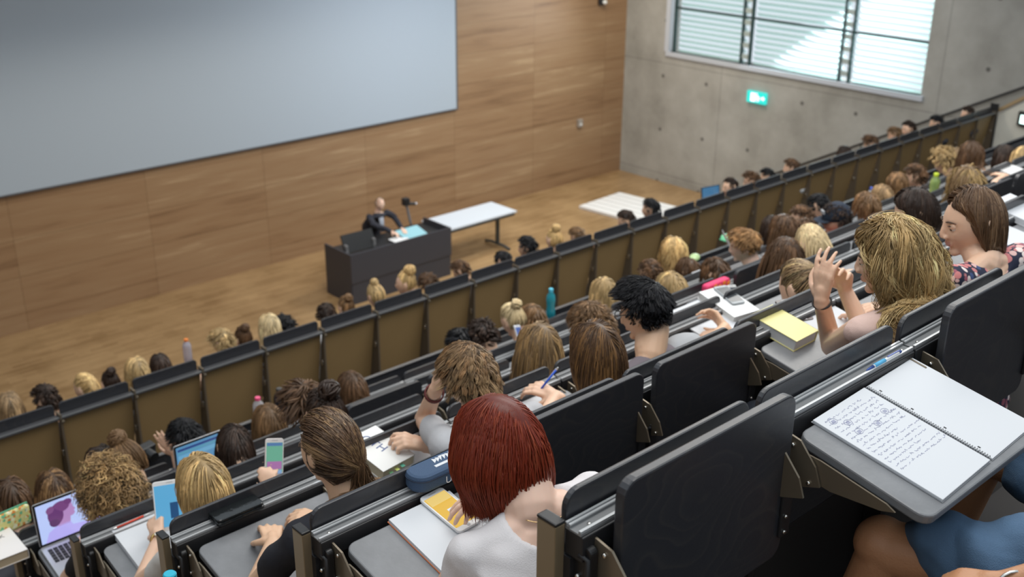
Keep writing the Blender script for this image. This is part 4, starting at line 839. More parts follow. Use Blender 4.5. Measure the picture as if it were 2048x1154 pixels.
person((3.778,7.678,-3.865),7,'short blond haired student at the bench',20,25,0,dict(SHORT,L=.06),'blond',group='students in the lower block',lod=2,seatx=3.81)
person((4.397,8.501,-4.305),8,'student with dark brown hair tied in two knots',0,25,0,dict(BUN),'brown',group='students in the lower block',lod=2,seatx=4.21)
person((4.207,7.641,-3.845),7,'woman with straight light blonde hair, seen from behind',0,10,0,dict(STR,L=.20),'light',group='students in the lower block',lod=2,seatx=4.34)
person((4.839,8.500,-4.325),8,'student with black tousled hair just right of the light blonde woman',0,25,0,MOP,'black',group='students in the lower block',lod=2,seatx=4.74)
person((5.277,8.450,-4.305),8,'student in white shirt with dark short hair turned right',-30,30,0,SHORT,'dbrown',group='students in the lower block',lod=2,shirt=(.7,.72,.75))
person((5.499,8.438,-4.285),8,'woman with brown hair and round bun in front of the lectern corner',0,20,0,dict(BUN),'lbrown',group='students in the lower block',lod=2,seatx=5.80)
person((5.289,7.612,-3.845),7,'woman with blonde hair and small top bun before the lectern',0,25,0,dict(BUN,bunr=.03,tie=(0,-.02,.115)),'blond',group='students in the lower block',lod=2,seatx=5.21)
person((5.656,7.644,-3.825),7,'woman with high wavy blonde updo in front of the lectern',40,10,0,dict(BUN,bunr=.05,tie=(0,-.04,.11)),'gold',group='students in the lower block',lod=2,face=True,seatx=5.74)
person((6.589,8.499,-4.345),8,'student with tousled brown hair bowed low before the lectern',0,45,0,MOP,'brown',group='students in the lower block',lod=2,seatx=6.54)
person((7.029,8.498,-4.305),8,'student with brown hair just right of the lectern base',30,30,0,SHORT,'brown',group='students in the lower block',lod=2,seatx=7.07)
person((7.641,8.483,-4.345),8,'student with very dark hair bowed below the white table leg',0,45,0,SHORT,'black',group='students in the lower block',lod=2)
person((7.182,7.616,-3.835),7,'man with short black hair next to the woman with the piled blonde hair',30,10,0,SHORT,'black',group='students in the lower block',lod=2,seatx=7.09)
person((7.523,7.579,-3.825),7,'woman with blonde hair piled in a topknot beside the black haired man',0,10,0,dict(kind='bun',L=.3,vol=.10,bunr=.04,tie=(0,-.03,.12)),'gold',group='students in the lower block',lod=2,seatx=7.62)
person((8.788,8.462,-4.325),8,'student with short light brown hair right of the topknot',0,25,0,SHORT,'lbrown',group='students in the lower block',lod=2)
person((8.658,7.597,-3.865),7,'man with short dark hair in front of the white slatted panel',45,25,0,BUZZ,'dbrown',group='students in the lower block',lod=2,seatx=8.57)
person((9.016,7.556,-3.805),7,'man with black cropped hair rising over the white slatted panel',30,10,0,SHORT,'black',group='students in the lower block',lod=2,seatx=9.10)
person((10.475,7.568,-3.845),7,'man with dark hair and bare forehead beside the blue laptop screen',70,5,0,BUZZ,'dbrown',group='students in the lower block',lod=2,face=True,seatx=10.44)
person((10.934,7.588,-3.865),7,'man with tousled brown hair right of the blue laptop screen',50,15,0,MOP,'brown',group='students in the lower block',lod=2,face=True,seatx=10.97)
person((12.469,8.397,-4.285),8,'student with black hair and white collar against the concrete wall',40,15,0,SHORT,'black',group='students in the lower block',lod=2,shirt=(.7,.75,.85))
person((11.739,7.559,-3.845),7,'student with short brown hair and white shirt below the handrail',30,10,0,SHORT,'brown',group='students in the lower block',lod=2,shirt=(.7,.72,.75))
person((14.711,8.562,-4.385),8,'student with dark hair barely showing over the bench strip',0,45,0,MED,'dbrown',group='students in the lower block',lod=2)
person((13.683,7.584,-3.865),7,'man with thick brown hair bowed in front of the concrete wall',45,25,0,MOP,'brown',group='students in the lower block',lod=2)
person((14.373,7.612,-3.865),7,'student with light brown hair and pink collar',20,25,0,SHORT,'lbrown',group='students in the lower block',lod=2,shirt=(.6,.3,.35),seatx=14.27)
person((14.693,7.586,-3.825),7,'man with short dark brown hair and glasses turned left under the handrail',60,8,0,SHORT,'dbrown',group='students in the lower block',lod=2,face=True,seatx=14.80)
person((15.426,7.540,-3.845),7,'student in black cap or black cropped hair, face lowered',40,20,0,SHORT,'black',group='students in the lower block',lod=2)
person((16.337,7.515,-3.845),7,'man with dark brown hair, last head at the right end of the bench',50,10,0,SHORT,'dbrown',group='students in the lower block',lod=2)
# ---------------------------------------------------------------- things on the desks
TILT=.192
def teul(rz): return (Matrix.Rotation(TILT,3,'X')@Matrix.Rotation(rz,3,'Z')).to_euler()
def item(name,P,label,cat,rz=0,tilt=True,up=.0,group=None):
    e=empty(name,(P[0],P[1],P[2]+up),label,cat,group); e.rotation_euler=teul(rz) if tilt else (0,0,rz); return e
def pen(P,rz,label,body,tip=(.8,.8,.8),L=.14,tilt=False,up=.004,rot=None,grip=None):
    e=item('pen',P,label,'pen',rz,tilt,up)
    if rot: e.rotation_euler=rot
    MB().tube([(-L*.42,0,0),(L*.30,0,0)],.0042,10).build('barrel',mat('pen_%.2f_%.2f_%.2f'%body,body,.3),e,smooth=True)
    MB().tube([(L*.30,0,0),(L*.42,0,0),(L*.5,0,0)],[.0042,.0028,.0006],10).build('tip',mat('pen_tip_%.2f'%tip[0],tip,.3,metal=.5),e,smooth=True)
    MB().tube([(-L*.42,0,0),(-L*.5,0,0)],[.0040,.003],10).box((-L*.44,-.001,.004),(-L*.1,.001,.006)).build('clip_end',mat('pen_tip_%.2f'%tip[0],tip,.3,metal=.5),e)
    if grip: MB().tube([(-L*.02,0,0),(L*.27,0,0)],.0052,10).build('grip',mat('pen_grip',grip,.5),e,smooth=True)
    return e
def phone(P,rz,label,frame,screen,w=.071,h=.144,tilt=True,up=.006,rot=None,glow=.6,icons=()):
    e=item('smartphone',P,label,'phone',rz,tilt,up)
    if rot: e.rotation_euler=rot
    MB().prism(rrect(-w/2,-h/2,w/2,h/2,.011),.008,2,base=-.004).build('phone_body',mat('phone_%.2f_%.2f'%frame[:2],frame,.3),e,bevel=.0015)
    s=MB().prism(rrect(-w/2+.004,-h/2+.016,w/2-.004,h/2-.016,.002),.0006,2,base=.0041).build('phone_screen',mat('screen_%.2f_%.2f_%.2f'%screen,screen,.12,emit=glow),e)
    for i,(x,y,a,b,c) in enumerate(icons): MB().box((x-a/2,y-b/2,.0048),(x+a/2,y+b/2,.0052)).build('screen_picture',mat('lit_%.2f_%.2f_%.2f'%c,c,.2,emit=glow),s)
    MB().tube([(0,-h/2+.008,.0038),(0,-h/2+.008,.0048)],.005,12).box((-.012,h/2-.009,.0038),(.012,h/2-.007,.0045)).build('home_button',mat('button_grey',(.4,.4,.42),.3),e)
    return e
def sheets(name,P,rz,w,d,t,label,cat,cover=None,spiral=None,up=None,tilt=True,page=PAPER):
    e=item(name,P,label,cat,rz,tilt,0 if up is None else up)
    MB().box((-w/2+.002,-d/2+.002,.0015),(w/2-.002,d/2-.002,t-.0012)).build('page_block',page,e)
    if cover: MB().box((-w/2,-d/2,0),(w/2,d/2,.0015)).build('back_cover',cover,e)
    return e
def book(P,rz,w,d,t,label,col,page=(.62,.58,.47),up=0,title=None,tabs=False):
    e=item('book',P,label,'book',rz,True,up); cm=mat('cover_%.2f_%.2f_%.2f'%col,col,.45); pm=mat('page_edge_%.2f'%page[0],page,.85)
    MB().box((-w/2+.003,-d/2+.003,.002),(w/2-.004,d/2-.003,t-.002)).build('page_block',pm,e)
    c=MB().box((-w/2,-d/2,t-.002),(w/2,d/2,t)).box((-w/2,-d/2,0),(w/2,d/2,.002)).box((w/2-.002,-d/2,0),(w/2,d/2,t)).build('cover',cm,e)
    if tabs:
        for i,cc in enumerate(((.25,.6,.3),(.75,.85,.25),(.15,.55,.4))): MB().box((-w/2+.03+i*.025,-d/2-.012,t*.5+.004*i),(-w/2+.045+i*.025,-d/2+.004,t*.5+.0006+.004*i)).build('index_tab',mat('tab_%.2f'%cc[0],cc,.6),e)
    if title: lettering(title[0],c,(title[1],title[2],t+.0004),title[3],title[4],title[5] if len(title)>5 else 0)
    return e
def lettering(txt,parent,loc,size,col,rz=0,rot=None):
    cu=bpy.data.curves.new('lettering','FONT'); cu.body=txt; cu.size=size; cu.extrude=.0002; cu.align_x='CENTER'; cu.align_y='CENTER'; o=bpy.data.objects.new('lettering',cu); C.objects.link(o)
    dg=bpy.context.evaluated_depsgraph_get(); dg.update(); me=bpy.data.meshes.new_from_object(o.evaluated_get(dg),depsgraph=dg); bpy.data.objects.remove(o); o=bpy.data.objects.new('lettering',me); C.objects.link(o); me.materials.clear(); me.materials.append(mat('ink_%.2f_%.2f_%.2f'%col,col,.6)); o.parent=parent; o.location=loc; o.rotation_euler=rot or (0,0,rz); return o
def bottle(P,label,body,capc,r=.033,h=.21,waist=False,clear=True,sit=0):
    e=empty('bottle',(P[0],P[1],P[2]+sit),label,'bottle'); bm=mat('bottle_%.2f_%.2f_%.2f'%body,body,.12,trans=.55 if clear else 0)
    pr=[(0,0),(r*.9,0),(r,.006),(r,h*.28),(r*(.86 if waist else 1),h*.42),(r,h*.58),(r,h*.68),(r*.85,h*.78),(r*.45,h*.88),(r*.42,h*.92)]
    m=MB(); k=20; m.add([(a*math.cos(6.2832*j/k),a*math.sin(6.2832*j/k),b) for a,b in pr for j in range(k)],[(i*k+j,i*k+(j+1)%k,(i+1)*k+(j+1)%k,(i+1)*k+j) for i in range(len(pr)-1) for j in range(k)]); m.build('bottle_body',bm,e,smooth=True)
    MB().loft([((0,0,h*.90),r*.50,r*.50),((0,0,h*.985),r*.50,r*.50),((0,0,h),r*.42,r*.42)],18).build('bottle_cap',mat('cap_%.2f_%.2f_%.2f'%capc,capc,.35),e,smooth=False)
    return e
def laptop(P,rz,label,k,w=.33,d=.225,h=.215,ang=18,pic=None,glow=.9,shell=(.55,.56,.58)):
    e=item('laptop',P,label,'laptop',rz,True,.002); sm=mat('laptop_shell_%.2f'%shell[0],shell,.3,metal=.6)
    b=MB().prism(rrect(-w/2,-d,w/2,0,.012),.013,2,base=0).build('keyboard_base',sm,e,bevel=.002)
    kk=MB()
    for r in range(5):
        for c in range(13): x=-w/2+.022+c*(w-.044)/13; y=-.03-r*.019; kk.box((x,y-.016,.013),(x+(w-.044)/13-.004,y,.0145))
    kk.build('keys',RUB,b); MB().box((-.05,-d+.012,.013),(.05,-d+.075,.0134)).build('trackpad',mat('trackpad',(.45,.46,.48),.4),b)
    l=MB().prism(rrect(-w/2,0,w/2,h,.012),.006,1,base=-.003).build('lid',sm,e,bevel=.0015); l.location=(0,0,.012); l.rotation_euler=(-math.radians(ang)-TILT*.0,0,0)
    MB().box((-w/2+.003,-.0042,.003),(w/2-.003,-.003,h-.003)).build('bezel',RUB,l)
    s=MB().box((-w/2+.012,-.0052,.014),(w/2-.012,-.0042,h-.012)).build('display',mat('display_%.2f_%.2f_%.2f'%pic[0],pic[0],.15,emit=glow),l)
    for kind,a,m_ in pic[1]:
        q=MB()
        if kind=='box': q.box((a[0],-.0062,a[1]),(a[2],-.0052,a[3]))
        elif kind=='ell': q.ell((a[0],-.0060,a[1]),(a[2],.0008,a[3]),20,10)
        else: q.prism(a,.0008,1,base=-.0062)
        q.build('display_picture',mat('lit_%.2f_%.2f_%.2f'%m_,m_,.2,emit=glow),s)
    return e
# open spiral notebook with handwriting on the nearest lowered tablet
A_=np.array((1.799,1.046,-1.124)); B_=np.array((2.033,1.056,-1.122)); D_=np.array((1.824,0.764,-1.179)); E_=np.array((2.049,0.781,-1.175)); F_=np.array((2.257,1.055,-1.122))
cn=(B_+E_)/2; dy=B_-E_; rzn=-math.atan2(dy[0],dy[1]); pl=.297
nb_=item('spiral_notebook',tuple(cn),'open spiral notebook with handwriting on the left page, on the nearest lowered tablet','notebook',rzn*.55,True,.001)
for sx,nm in ((-1,'left_page'),(1,'right_page')):
    x0,x1=(-.216,-.006) if sx<0 else (.006,.216)
    o=MB().box((x0,-.149,.0),(x1,.149,.006 if sx<0 else .003)).build('page_stack',PAPER,nb_,bevel=.001)
    MB().box((x0-.001,-.151,-.001),(x1+.001,.151,.0)).build('cover_board',mat('grey_card',(.30,.31,.33),.7),o)
    if sx<0:
        rng=np.random.default_rng(5); ink=MB(); y=.128
        for ln in range(15):
            x=x0+.014; xe=x0+(.18 if ln%4 else .13)+rng.random()*.02
            while x<xe:
                wl=.008+rng.random()*.02; n=max(4,int(wl/.0018)); pts=[(x+wl*i/n, y+(.0022*(rng.random()-.5)*2)+ (.003 if rng.random()<.12 else 0), .0063) for i in range(n+1)]; ink.tube(pts,.00036,3,caps=False); x+=wl+.004+rng.random()*.004
            y-=.0128
        for c_ in range(5):
            cx,cy=x0+.03+rng.random()*.15,.05+rng.random()*.08; ink.tube([(cx+.011*math.cos(t),cy+.008*math.sin(t),.0065) for t in np.linspace(0,6.28,16)],.0004,3,caps=False); 
            for q in range(4): ink.box((cx-.006,cy-.004+q*.002,.0062),(cx+.006,cy-.0032+q*.002,.0065))
        ink.build('handwriting',mat('violet_blue_ink',(.27,.28,.46),.7),o)
sp=MB()
for i in range(52):
    y=-.143+i*.0056; sp.tube([(.0075*math.cos(t),y,.002+.0075*math.sin(t)) for t in np.linspace(-.3,3.44,8)],.0006,4,caps=False)
sp.build('spiral_binding',mat('dark_wire',(.05,.05,.055),.3,metal=.6),nb_)
for i in range(4): MB().box((.017,.118-i*.078,.003),(.021,.124-i*.078,.0036)).build('punch_hole',RUB,nb_)
pen((2.138,1.082,-1.091),.04,'blue and white ballpoint pen with light blue grip on the nearest pen rail',(.82,.84,.86),(.05,.10,.35),.15,up=.001,rot=(0,0,3.14),grip=(.10,.45,.75))
# second row
ph=(1.482,1.848,-1.597)
sheets('notebook',(1.435,1.781,-1.610),0,.20,.275,.012,'white paper notebook with orange edge under the phone, right of the end post','notebook',mat('orange_cover',(.75,.20,.06),.5))
phone((ph[0],ph[1],ph[2]+.012),.06,'white smartphone with yellow screen in front of the red haired woman',(.80,.80,.80),(.80,.48,.05),w=.078,h=.155,glow=.85,icons=((.0,-.004,.018,.012,(.75,.8,.9)),(0,.045,.066,.030,(.85,.62,.20))))
pc=item('pencil_case',(1.537,1.960,-1.553),'blue oval pencil case with white lettering on the second pen rail','pencil case',.0,False,.0)
NAVY=mat('faded_navy_canvas',(.045,.085,.16),.8,bump=.4,bscale=600); o=MB().prism(rrect(-.105,-.042,.105,.042,.040,8),.048,2,base=.003).build('case_body',NAVY,pc,bevel=.010); o.location=(.0,-.01,0)
for z_ in (.036,): 
    MB().prism(rrect(-.107,-.044,.107,.044,.042,8),.003,2,base=z_).build('zip',mat('navy_zip',(.02,.035,.07),.5),o)
lettering('UTOP',o,(.02,-.0432,.018),.030,(.75,.78,.82),rot=(math.pi/2,0,0))
MB().box((-.03,-.018,.0512),(.03,-.008,.0518)).build('white_patch',PAPER,o)
pm=MB(); rng=np.random.default_rng(3)
for i in range(9): x=-.02+i*.011; pm.prism([(x,.0),(x+.016,.012+rng.random()*.012),(x+.004,.022)],.0005,2,base=.0513)
pm.build('printed_wing_pattern',PAPER,o)
book((3.038,1.927,-1.582),.02,.135,.195,.042,'thick pale yellow paperback lying on a lowered tablet in the second row',(.78,.72,.30),(.62,.62,.62),title=('CODE',.02,.07,.012,(.2,.2,.2)))
phone((3.200,1.987,-1.570),-.25,'smartphone in dark case showing a blue screen behind the yellow book',(.05,.03,.03),(.10,.16,.55),glow=.7)
pen((3.278,1.966,-1.574),.3,'short orange marker beside the dark cased smartphone',(.85,.22,.02),(.8,.3,.05),.11,tilt=True,up=.006)
sheets('notebook',(3.267,1.852,-1.596),0,.21,.297,.008,'white spiral writing pad under the elbow of the wavy blonde woman','notebook',mat('grey_card',(.30,.31,.33),.7))
sheets('notebook',(4.953,1.975,-1.572),0,.24,.20,.03,'white closed laptop or folder at the right edge, second row','folder',WHT)
sheets('paper_sheet',(4.668,1.891,-1.589),.05,.21,.26,.003,'loose white sheet at the right edge under the white folder','paper')
# third row
book((1.933,2.811,-2.039),.10,.15,.21,.045,'thick white book with green index tabs right of the brunette',(.80,.80,.78),(.55,.48,.34),title=('OTH',.0,.03,.05,(.10,.14,.30),-1.4),tabs=True)
sheets('notebook',(2.016,2.750,-2.051),.02,.21,.20,.006,'white lined writing pad under the hand of the tousled haired man','notebook',RUB)
sheets('paper_sheet',(2.668,2.761,-2.048),-.1,.15,.21,.003,'small white sheet being written on with the blue pen','paper')
pen((2.642,2.686,-1.931),.0,'bright blue ballpoint pen held by the long haired young woman',(.02,.12,.75),(.7,.72,.75),.15,rot=(.2,.95,2.5),up=0)
ob=sheets('notebook',(3.759,2.785,-2.044),.0,.24,.30,.008,'open white textbook under the hands of the black haired man','book')
book((3.965,2.821,-2.037),-.12,.17,.24,.035,'thick white book under a grey smartphone in the third row',(.82,.83,.83),(.7,.7,.68))
phone(tuple(np.array((4.000,2.842,-2.033))+np.array((0,0,.036))),-.25,'large silver smartphone lying on the thick white book',(.35,.38,.40),(.36,.40,.44),w=.078,h=.158,glow=.1)
g_=item('sunglasses_case',(4.693,3.590,-2.478),'black eyewear case resting on the fourth pen rail','case',.0,False,.0); MB().ell((0,-.02,.018),(.075,.028,.018)).build('case_shell',mat('grey_soft_case',(.12,.125,.135),.5),g_,smooth=True)
wa=item('wallet',(1.367,2.814,-2.016),'shiny black folded wallet lying on the third pen rail','wallet',.0,False,.002); o=MB().prism(rrect(-.085,-.05,.085,.036,.014),.012,2,base=0).build('leather_flap',mat('glossy_black_leather',(.012,.014,.015),.15,bump=.3,bscale=60),wa,bevel=.004); MB().prism(rrect(-.083,-.048,.083,.034,.014),.010,2,base=.0125).build('upper_flap',mat('glossy_black_leather',(.012,.014,.015),.15),wa,bevel=.004)
# fourth row
pen((1.349,3.668,-2.478),.04,'red and silver ballpoint pen on the fourth pen rail',(.70,.07,.03),(.75,.75,.75),.155,up=.003)
sheets('notebook',(1.362,3.555,-2.523),.0,.20,.24,.02,'thick white writing pad under the fist with the gold watch','notebook',mat('grey_card',(.30,.31,.33),.7))
phone((1.439,3.492,-2.355),0,'white tablet with blue picture held upright by the blonde woman','x' and (.85,.85,.85),(.12,.42,.70),w=.125,h=.19,tilt=False,up=0,rot=(1.15,.10,-.25),glow=.8,icons=((.01,-.02,.03,.06,(.02,.08,.2)),))
phone((1.787,3.300,-2.199),0,'smartphone with green and violet chat screen held up behind the brunette',(.80,.74,.72),(.16,.42,.30),w=.072,h=.146,tilt=False,up=0,rot=(1.15,.22,-.28),glow=.8,icons=((0,.050,.06,.012,(.1,.2,.4)),(0,-.030,.058,.030,(.40,.18,.40)),(0,-.055,.058,.014,(.25,.40,.65))))
# fifth row
PINK=(.62,.52,.78)
laptop((1.381,4.462,-2.976),.0,'open silver laptop showing a portrait photo, in front of the curly head',4,pic=((.46,.56,.90),[('poly',[(-.075,.075),(-.02,.075),(-.015,.105),(.0,.108),(.008,.118),(.004,.128),(.012,.136),(.002,.150),(.0,.168),(-.05,.175),(-.08,.15)],(.42,.24,.50)),('poly',[(-.14,.014),(.07,.014),(.13,.05),(.12,.075),(.06,.05),(-.01,.06),(-.02,.082),(-.075,.082),(-.12,.06)],(.44,.40,.85)),('ell',(-.078,.135,.036,.050),(.13,.045,.16)),('ell',(-.05,.168,.040,.028),(.17,.06,.19)),('ell',(-.085,.105,.026,.026),(.10,.04,.13)),('ell',(-.02,.180,.022,.016),(.15,.05,.17)),('ell',(-.095,.165,.022,.02),(.20,.08,.22))]),w=.34,h=.22,ang=14,glow=.95)
laptop((2.072,4.500,-2.968),.0,'large dark framed laptop with blue spreadsheet screen in the fifth row',4,pic=((.10,.26,.45),[('box',(-.155,.195,.155,.207),(.03,.06,.20)),('box',(-.155,.178,.155,.190),(.10,.30,.42)),('box',(-.155,.150,.06,.172),(.14,.36,.55))]),w=.35,h=.232,ang=10,glow=.9)
# front row of the upper block
YC=mat('patterned_yellow_cloth',(.62,.58,.16),.8)
nt=YC.node_tree; b=nt.nodes['Principled BSDF']; tc=nt.nodes.new('ShaderNodeTexCoord'); v=nt.nodes.new('ShaderNodeTexVoronoi'); v.inputs['Scale'].default_value=85; nt.links.new(tc.outputs['Object'],v.inputs['Vector']); sc_=nt.nodes.new('ShaderNodeSeparateColor'); nt.links.new(v.outputs['Color'],sc_.inputs[0])
c=ramp(nt,sc_.outputs[0],[(0,(.70,.66,.25)),(.45,(.15,.45,.25)),(.6,(.65,.25,.05)),(.75,(.72,.70,.35)),(.9,(.80,.78,.55))]); c.node.color_ramp.interpolation='CONSTANT'; nt.links.new(c,b.inputs['Base Color'])
e=item('pencil_case',(1.122,4.607,-2.914),'flat yellow patterned pencil pouch at the left edge of the picture','pencil case',.12,False,.0)
MB().prism(rrect(-.13,0,.12,.105,.02),.03,1,base=-.015).build('pouch',YC,e,bevel=.012); MB().box((-.125,-.004,.100),(.115,.004,.110)).build('zip',mat('green_zip',(.1,.35,.2),.5),e)
bk=book((1.055,4.484,-2.929),.0,.17,.22,.045,'thick white book with faint red print at the lower left edge',(.80,.76,.74),(.50,.40,.27),title=('YK',.02,.06,.035,(.05,.05,.06))); bk.rotation_euler=(0,0,.0)
phone((1.438,5.365,-3.404),.4,'white smartphone with pale blue screen beside the yellow pouch',(.75,.70,.68),(.30,.45,.75),tilt=False,up=.03,rot=(.7,0,.2))
TR5='z[5]-.035'
bottle((5.425,5.486,-3.406),'translucent blue water bottle with light blue cap in the front row',(.05,.50,.62),(.10,.55,.75),r=.036,h=.25,waist=True)
bottle((3.047,5.487,-3.405),'glossy black bottle with narrow neck beside the pink cap',(.015,.015,.018),(.02,.02,.022),r=.040,h=.22,clear=False)
bottle((2.908,5.513,-3.400),'water bottle with pink and white cap',(.75,.72,.74),(.80,.08,.22),r=.036,h=.19)
bottle((9.141,4.395,-2.989),'yellow green sports bottle with lime cap',(.45,.62,.22),(.62,.78,.05),r=.045,h=.27,waist=True)
bottle((9.788,5.356,-3.431),'clear plastic bottle with dark blue cap in the front row',(.70,.74,.80),(.05,.10,.55),r=.032,h=.23)
bottle((3.493,7.739,-3.965),'small clear bottle with orange cap standing in the lower block',(.75,.70,.78),(.85,.25,.05),r=.035,h=.20)
e=bottle((0.963,2.407,-2.046),'clear water bottle with cyan cap at the lower edge beside the steel post',(.72,.80,.82),(.02,.42,.58),r=.036,h=.22)
cm_=item('camera_bag',(2.193,5.607,-3.382),'black camera lying in the front row left of the spread hand','camera',.2,True,.0); MB().box((-.06,-.03,0),(.06,.03,.07)).build('camera_body',RUB,cm_,bevel=.008); MB().tube([(0,-.03,.035),(0,-.09,.035)],.032,16).build('lens_barrel',RUB,cm_)
e=item('pencil_case',(4.989,3.643,-2.478),'pink and orange patterned pencil case on the fourth row rail','pencil case',.0,False,.0); PK=mat('pink_orange_print',(.75,.05,.16),.7)
MB().prism(rrect(-.12,0,.10,.06,.02),.05,1,base=-.03).build('pouch',PK,e,bevel=.012)
for i in range(5): MB().ell((-.09+i*.042,-.031,.03+.012*(i%2)),(.017,.003,.014),10,6).build('printed_patch',mat('orange_print',(.85,.25,.03),.7),e)
phone((4.816,3.393,-2.388),0,'small white smartphone with dark screen held beside the pink case',(.78,.80,.80),(.02,.05,.12),w=.062,h=.12,tilt=False,up=0,rot=(.9,.1,-.3),glow=.3)
phone((4.197,4.509,-2.841),0,'smartphone with bluish screen held up left of the long blonde hair',(.70,.72,.75),(.12,.20,.55),tilt=False,up=0,rot=(1.0,.3,.25),glow=.6)
sheets('paper_sheet',(5.423,5.243,-3.453),.0,.26,.24,.004,'white sheets right of the blue water bottle','paper')
sheets('paper_sheet',(7.710,4.344,-2.999),.0,.25,.30,.004,'open white pages right of the platinum ponytail','paper')
sheets('notebook',(6.134,4.519,-2.965),.0,.2,.25,.006,'pale writing pad beyond the pink pencil case','paper')
book((8.892,3.655,-2.504),.0,.24,.2,.03,'white book with pink edge near the right border',(.75,.75,.74),(.7,.6,.55))
for P_,lb,cc in (((7.235,5.543,-3.395),'crumpled pack with green and yellow print beside the wavy blonde woman',(.45,.62,.30)),((7.811,5.649,-3.374),'green wrapped snack near the teal polo shirt',(.15,.55,.30)),((8.020,5.648,-3.374),'lilac booklet left of the teal polo shirt',(.42,.42,.70))):
    e=item('snack_pack' if 'book' not in lb else 'booklet',P_,lb,'pack' if 'book' not in lb else 'booklet',.3,True,0)
    MB().ell((0,0,.025),(.07,.045,.028),16,8).build('wrapper',mat('wrap_%.2f'%cc[0],cc,.3,bump=.8,bscale=40),e,smooth=True); MB().box((-.078,-.03,.02),(-.062,.03,.03)).build('sealed_end',mat('wrap_%.2f'%cc[0],cc,.3),e)
# white paper held up by the lad in the teal shirt
e=item('paper_sheet',(6.184,4.464,-2.661),'white card held up beside the face of the teal shirted man','paper',0,False,0); e.rotation_euler=(1.0,.5,.6); MB().prism(rrect(-.09,-.06,.09,.06,.01),.002,2).build('card',PAPER,e); MB().box((-.05,-.01,.002),(.05,.0,.003)).build('printed_line',mat('pale_print',(.5,.55,.55),.8),e)
# baseball cap and glasses of the man further back
cap_p=[o for o in bpy.data.objects if o.get('label','').startswith('man in dark blue cap')][0]
c=np.array((6.808,3.965,-2.521))-np.array(cap_p.location); M=rotm(math.radians(55),math.radians(8),0)
def Tn(V): return np.asarray(V)@M.T+c
m=MB(); m.ell((0,0,0),(1,1,1),24,14); V=m.v[0]; up=V[:,2]>-.02; m.v[0]=Tn(np.stack([V[:,0]*.088,V[:,1]*.108-.002,np.where(up,V[:,2]*.118,V[:,2]*.02)+.015],1)); cb=m.build('baseball_cap',mat('navy_cap_cloth',(.012,.022,.042),.8),cap_p,smooth=True)
m=MB(); pts=[(.075*math.cos(t),.085+.085*math.sin(t)*1.0) for t in np.linspace(0,math.pi,14)]; m.prism(pts,.004,2,base=.030,fn=lambda V:Tn(V+np.array((0,0,0))-np.array([(0,0,1)])*(((V[:,1:2]-.08)*.15)+(V[:,0:1]**2)*3))); m.build('cap_peak',mat('navy_cap_cloth',(.012,.022,.042),.8),cb)
m=MB(); m.box((-.025,.095,.06),(.025,.106,.085)); m.v[0]=Tn(m.v[0]); m.build('cap_badge',mat('pale_badge',(.5,.52,.55),.6),cb)
g=MB()
for s in(-1,1): g.tube([Tn([(s*.033+.022*math.cos(t),.101,.006+.015*math.sin(t))])[0] for t in np.linspace(0,6.283,16)],.003,5); g.tube([Tn([(s*.055,.098,.012)])[0],Tn([(s*.081,.0,.010)])[0]],.003,5)
g.build('glasses',RUB,cap_p,smooth=True)
# gold watch and striped sleeve of the blonde woman
bl=[o for o in bpy.data.objects if o.get('label','').startswith('young woman with sleek blonde')][0]; og=np.array(bl.location)
w0=np.array((1.345,3.422,-2.433))-og; m=MB(); m.tube([w0+np.array((.030*math.cos(t),.006*math.sin(t),.028*math.sin(t))) for t in np.linspace(0,6.283,18)],.005,6); wt=m.build('wristwatch',mat('gold_metal',(.75,.50,.18),.25,metal=1),bl,smooth=True); MB().ell(w0+np.array((0,-.004,.030)),(.015,.013,.005),16,8).build('watch_face',mat('pale_dial',(.85,.80,.7),.2),wt,smooth=True)
# ---------------------------------------------------------------- stage: lectern, lecturer, table, slatted panel
LX0,LX1,LY0,LY1=9.76,11.98,14.75,15.55; LB=STAGE; LT=STAGE+.93
DK=mat('dark_grey_lectern_board',(.045,.046,.058),.5)
le=empty('lectern',((LX0+LX1)/2,(LY0+LY1)/2,LB),'long dark grey lectern desk on the stage floor','lectern'); hx,hy=(LX1-LX0)/2,(LY1-LY0)/2
MB().box((-hx,-hy,.40),(hx,-hy+.03,.93)).build('front_panel',DK,le); MB().box((-hx+.015,-hy+.012,0),(hx-.015,-hy+.035,.395)).build('lower_front_panel',DK,le)
for s in(-1,1): MB().box((s*hx-(.03 if s>0 else 0),-hy+.03,0),(s*hx+(.0 if s>0 else .03),hy,.93)).build('side_panel',DK,le)
MB().box((-hx+.03,-hy+.03,.80),(hx-.03,hy,.83)).build('worktop',BLK,le)
mo=empty('monitor',(LX0+.42,LY0+.26,LB+.835),'black flat monitor tilted low at the left of the lectern','monitor'); l=MB().prism(rrect(-.32,0,.32,.33,.01),.03,1).build('monitor_panel',RUB,mo); l.rotation_euler=(-.45,0,-.03); l.location=(0,.02,.02); [MB().box((x_,.02,0),(x_+.04,.10,.16)).build('monitor_foot',mat('silver_foot',(.5,.5,.52),.3,metal=.7),mo) for x_ in (-.31,.27)]
tb=empty('touch_screen',(LX1-.62,LY0+.38,LB+.845),'glowing pale cyan touch screen lying on the lectern','screen'); o=MB().prism(rrect(-.27,-.2,.27,.2,.02),.03,2).build('touch_frame',RUB,tb); o2=MB().prism(rrect(-.25,-.18,.25,.18,.01),.004,2,base=.03).build('lit_glass',mat('cyan_lit_glass',(.38,.72,.80),.15,emit=.9),tb); tb.rotation_euler=(.25,0,0)
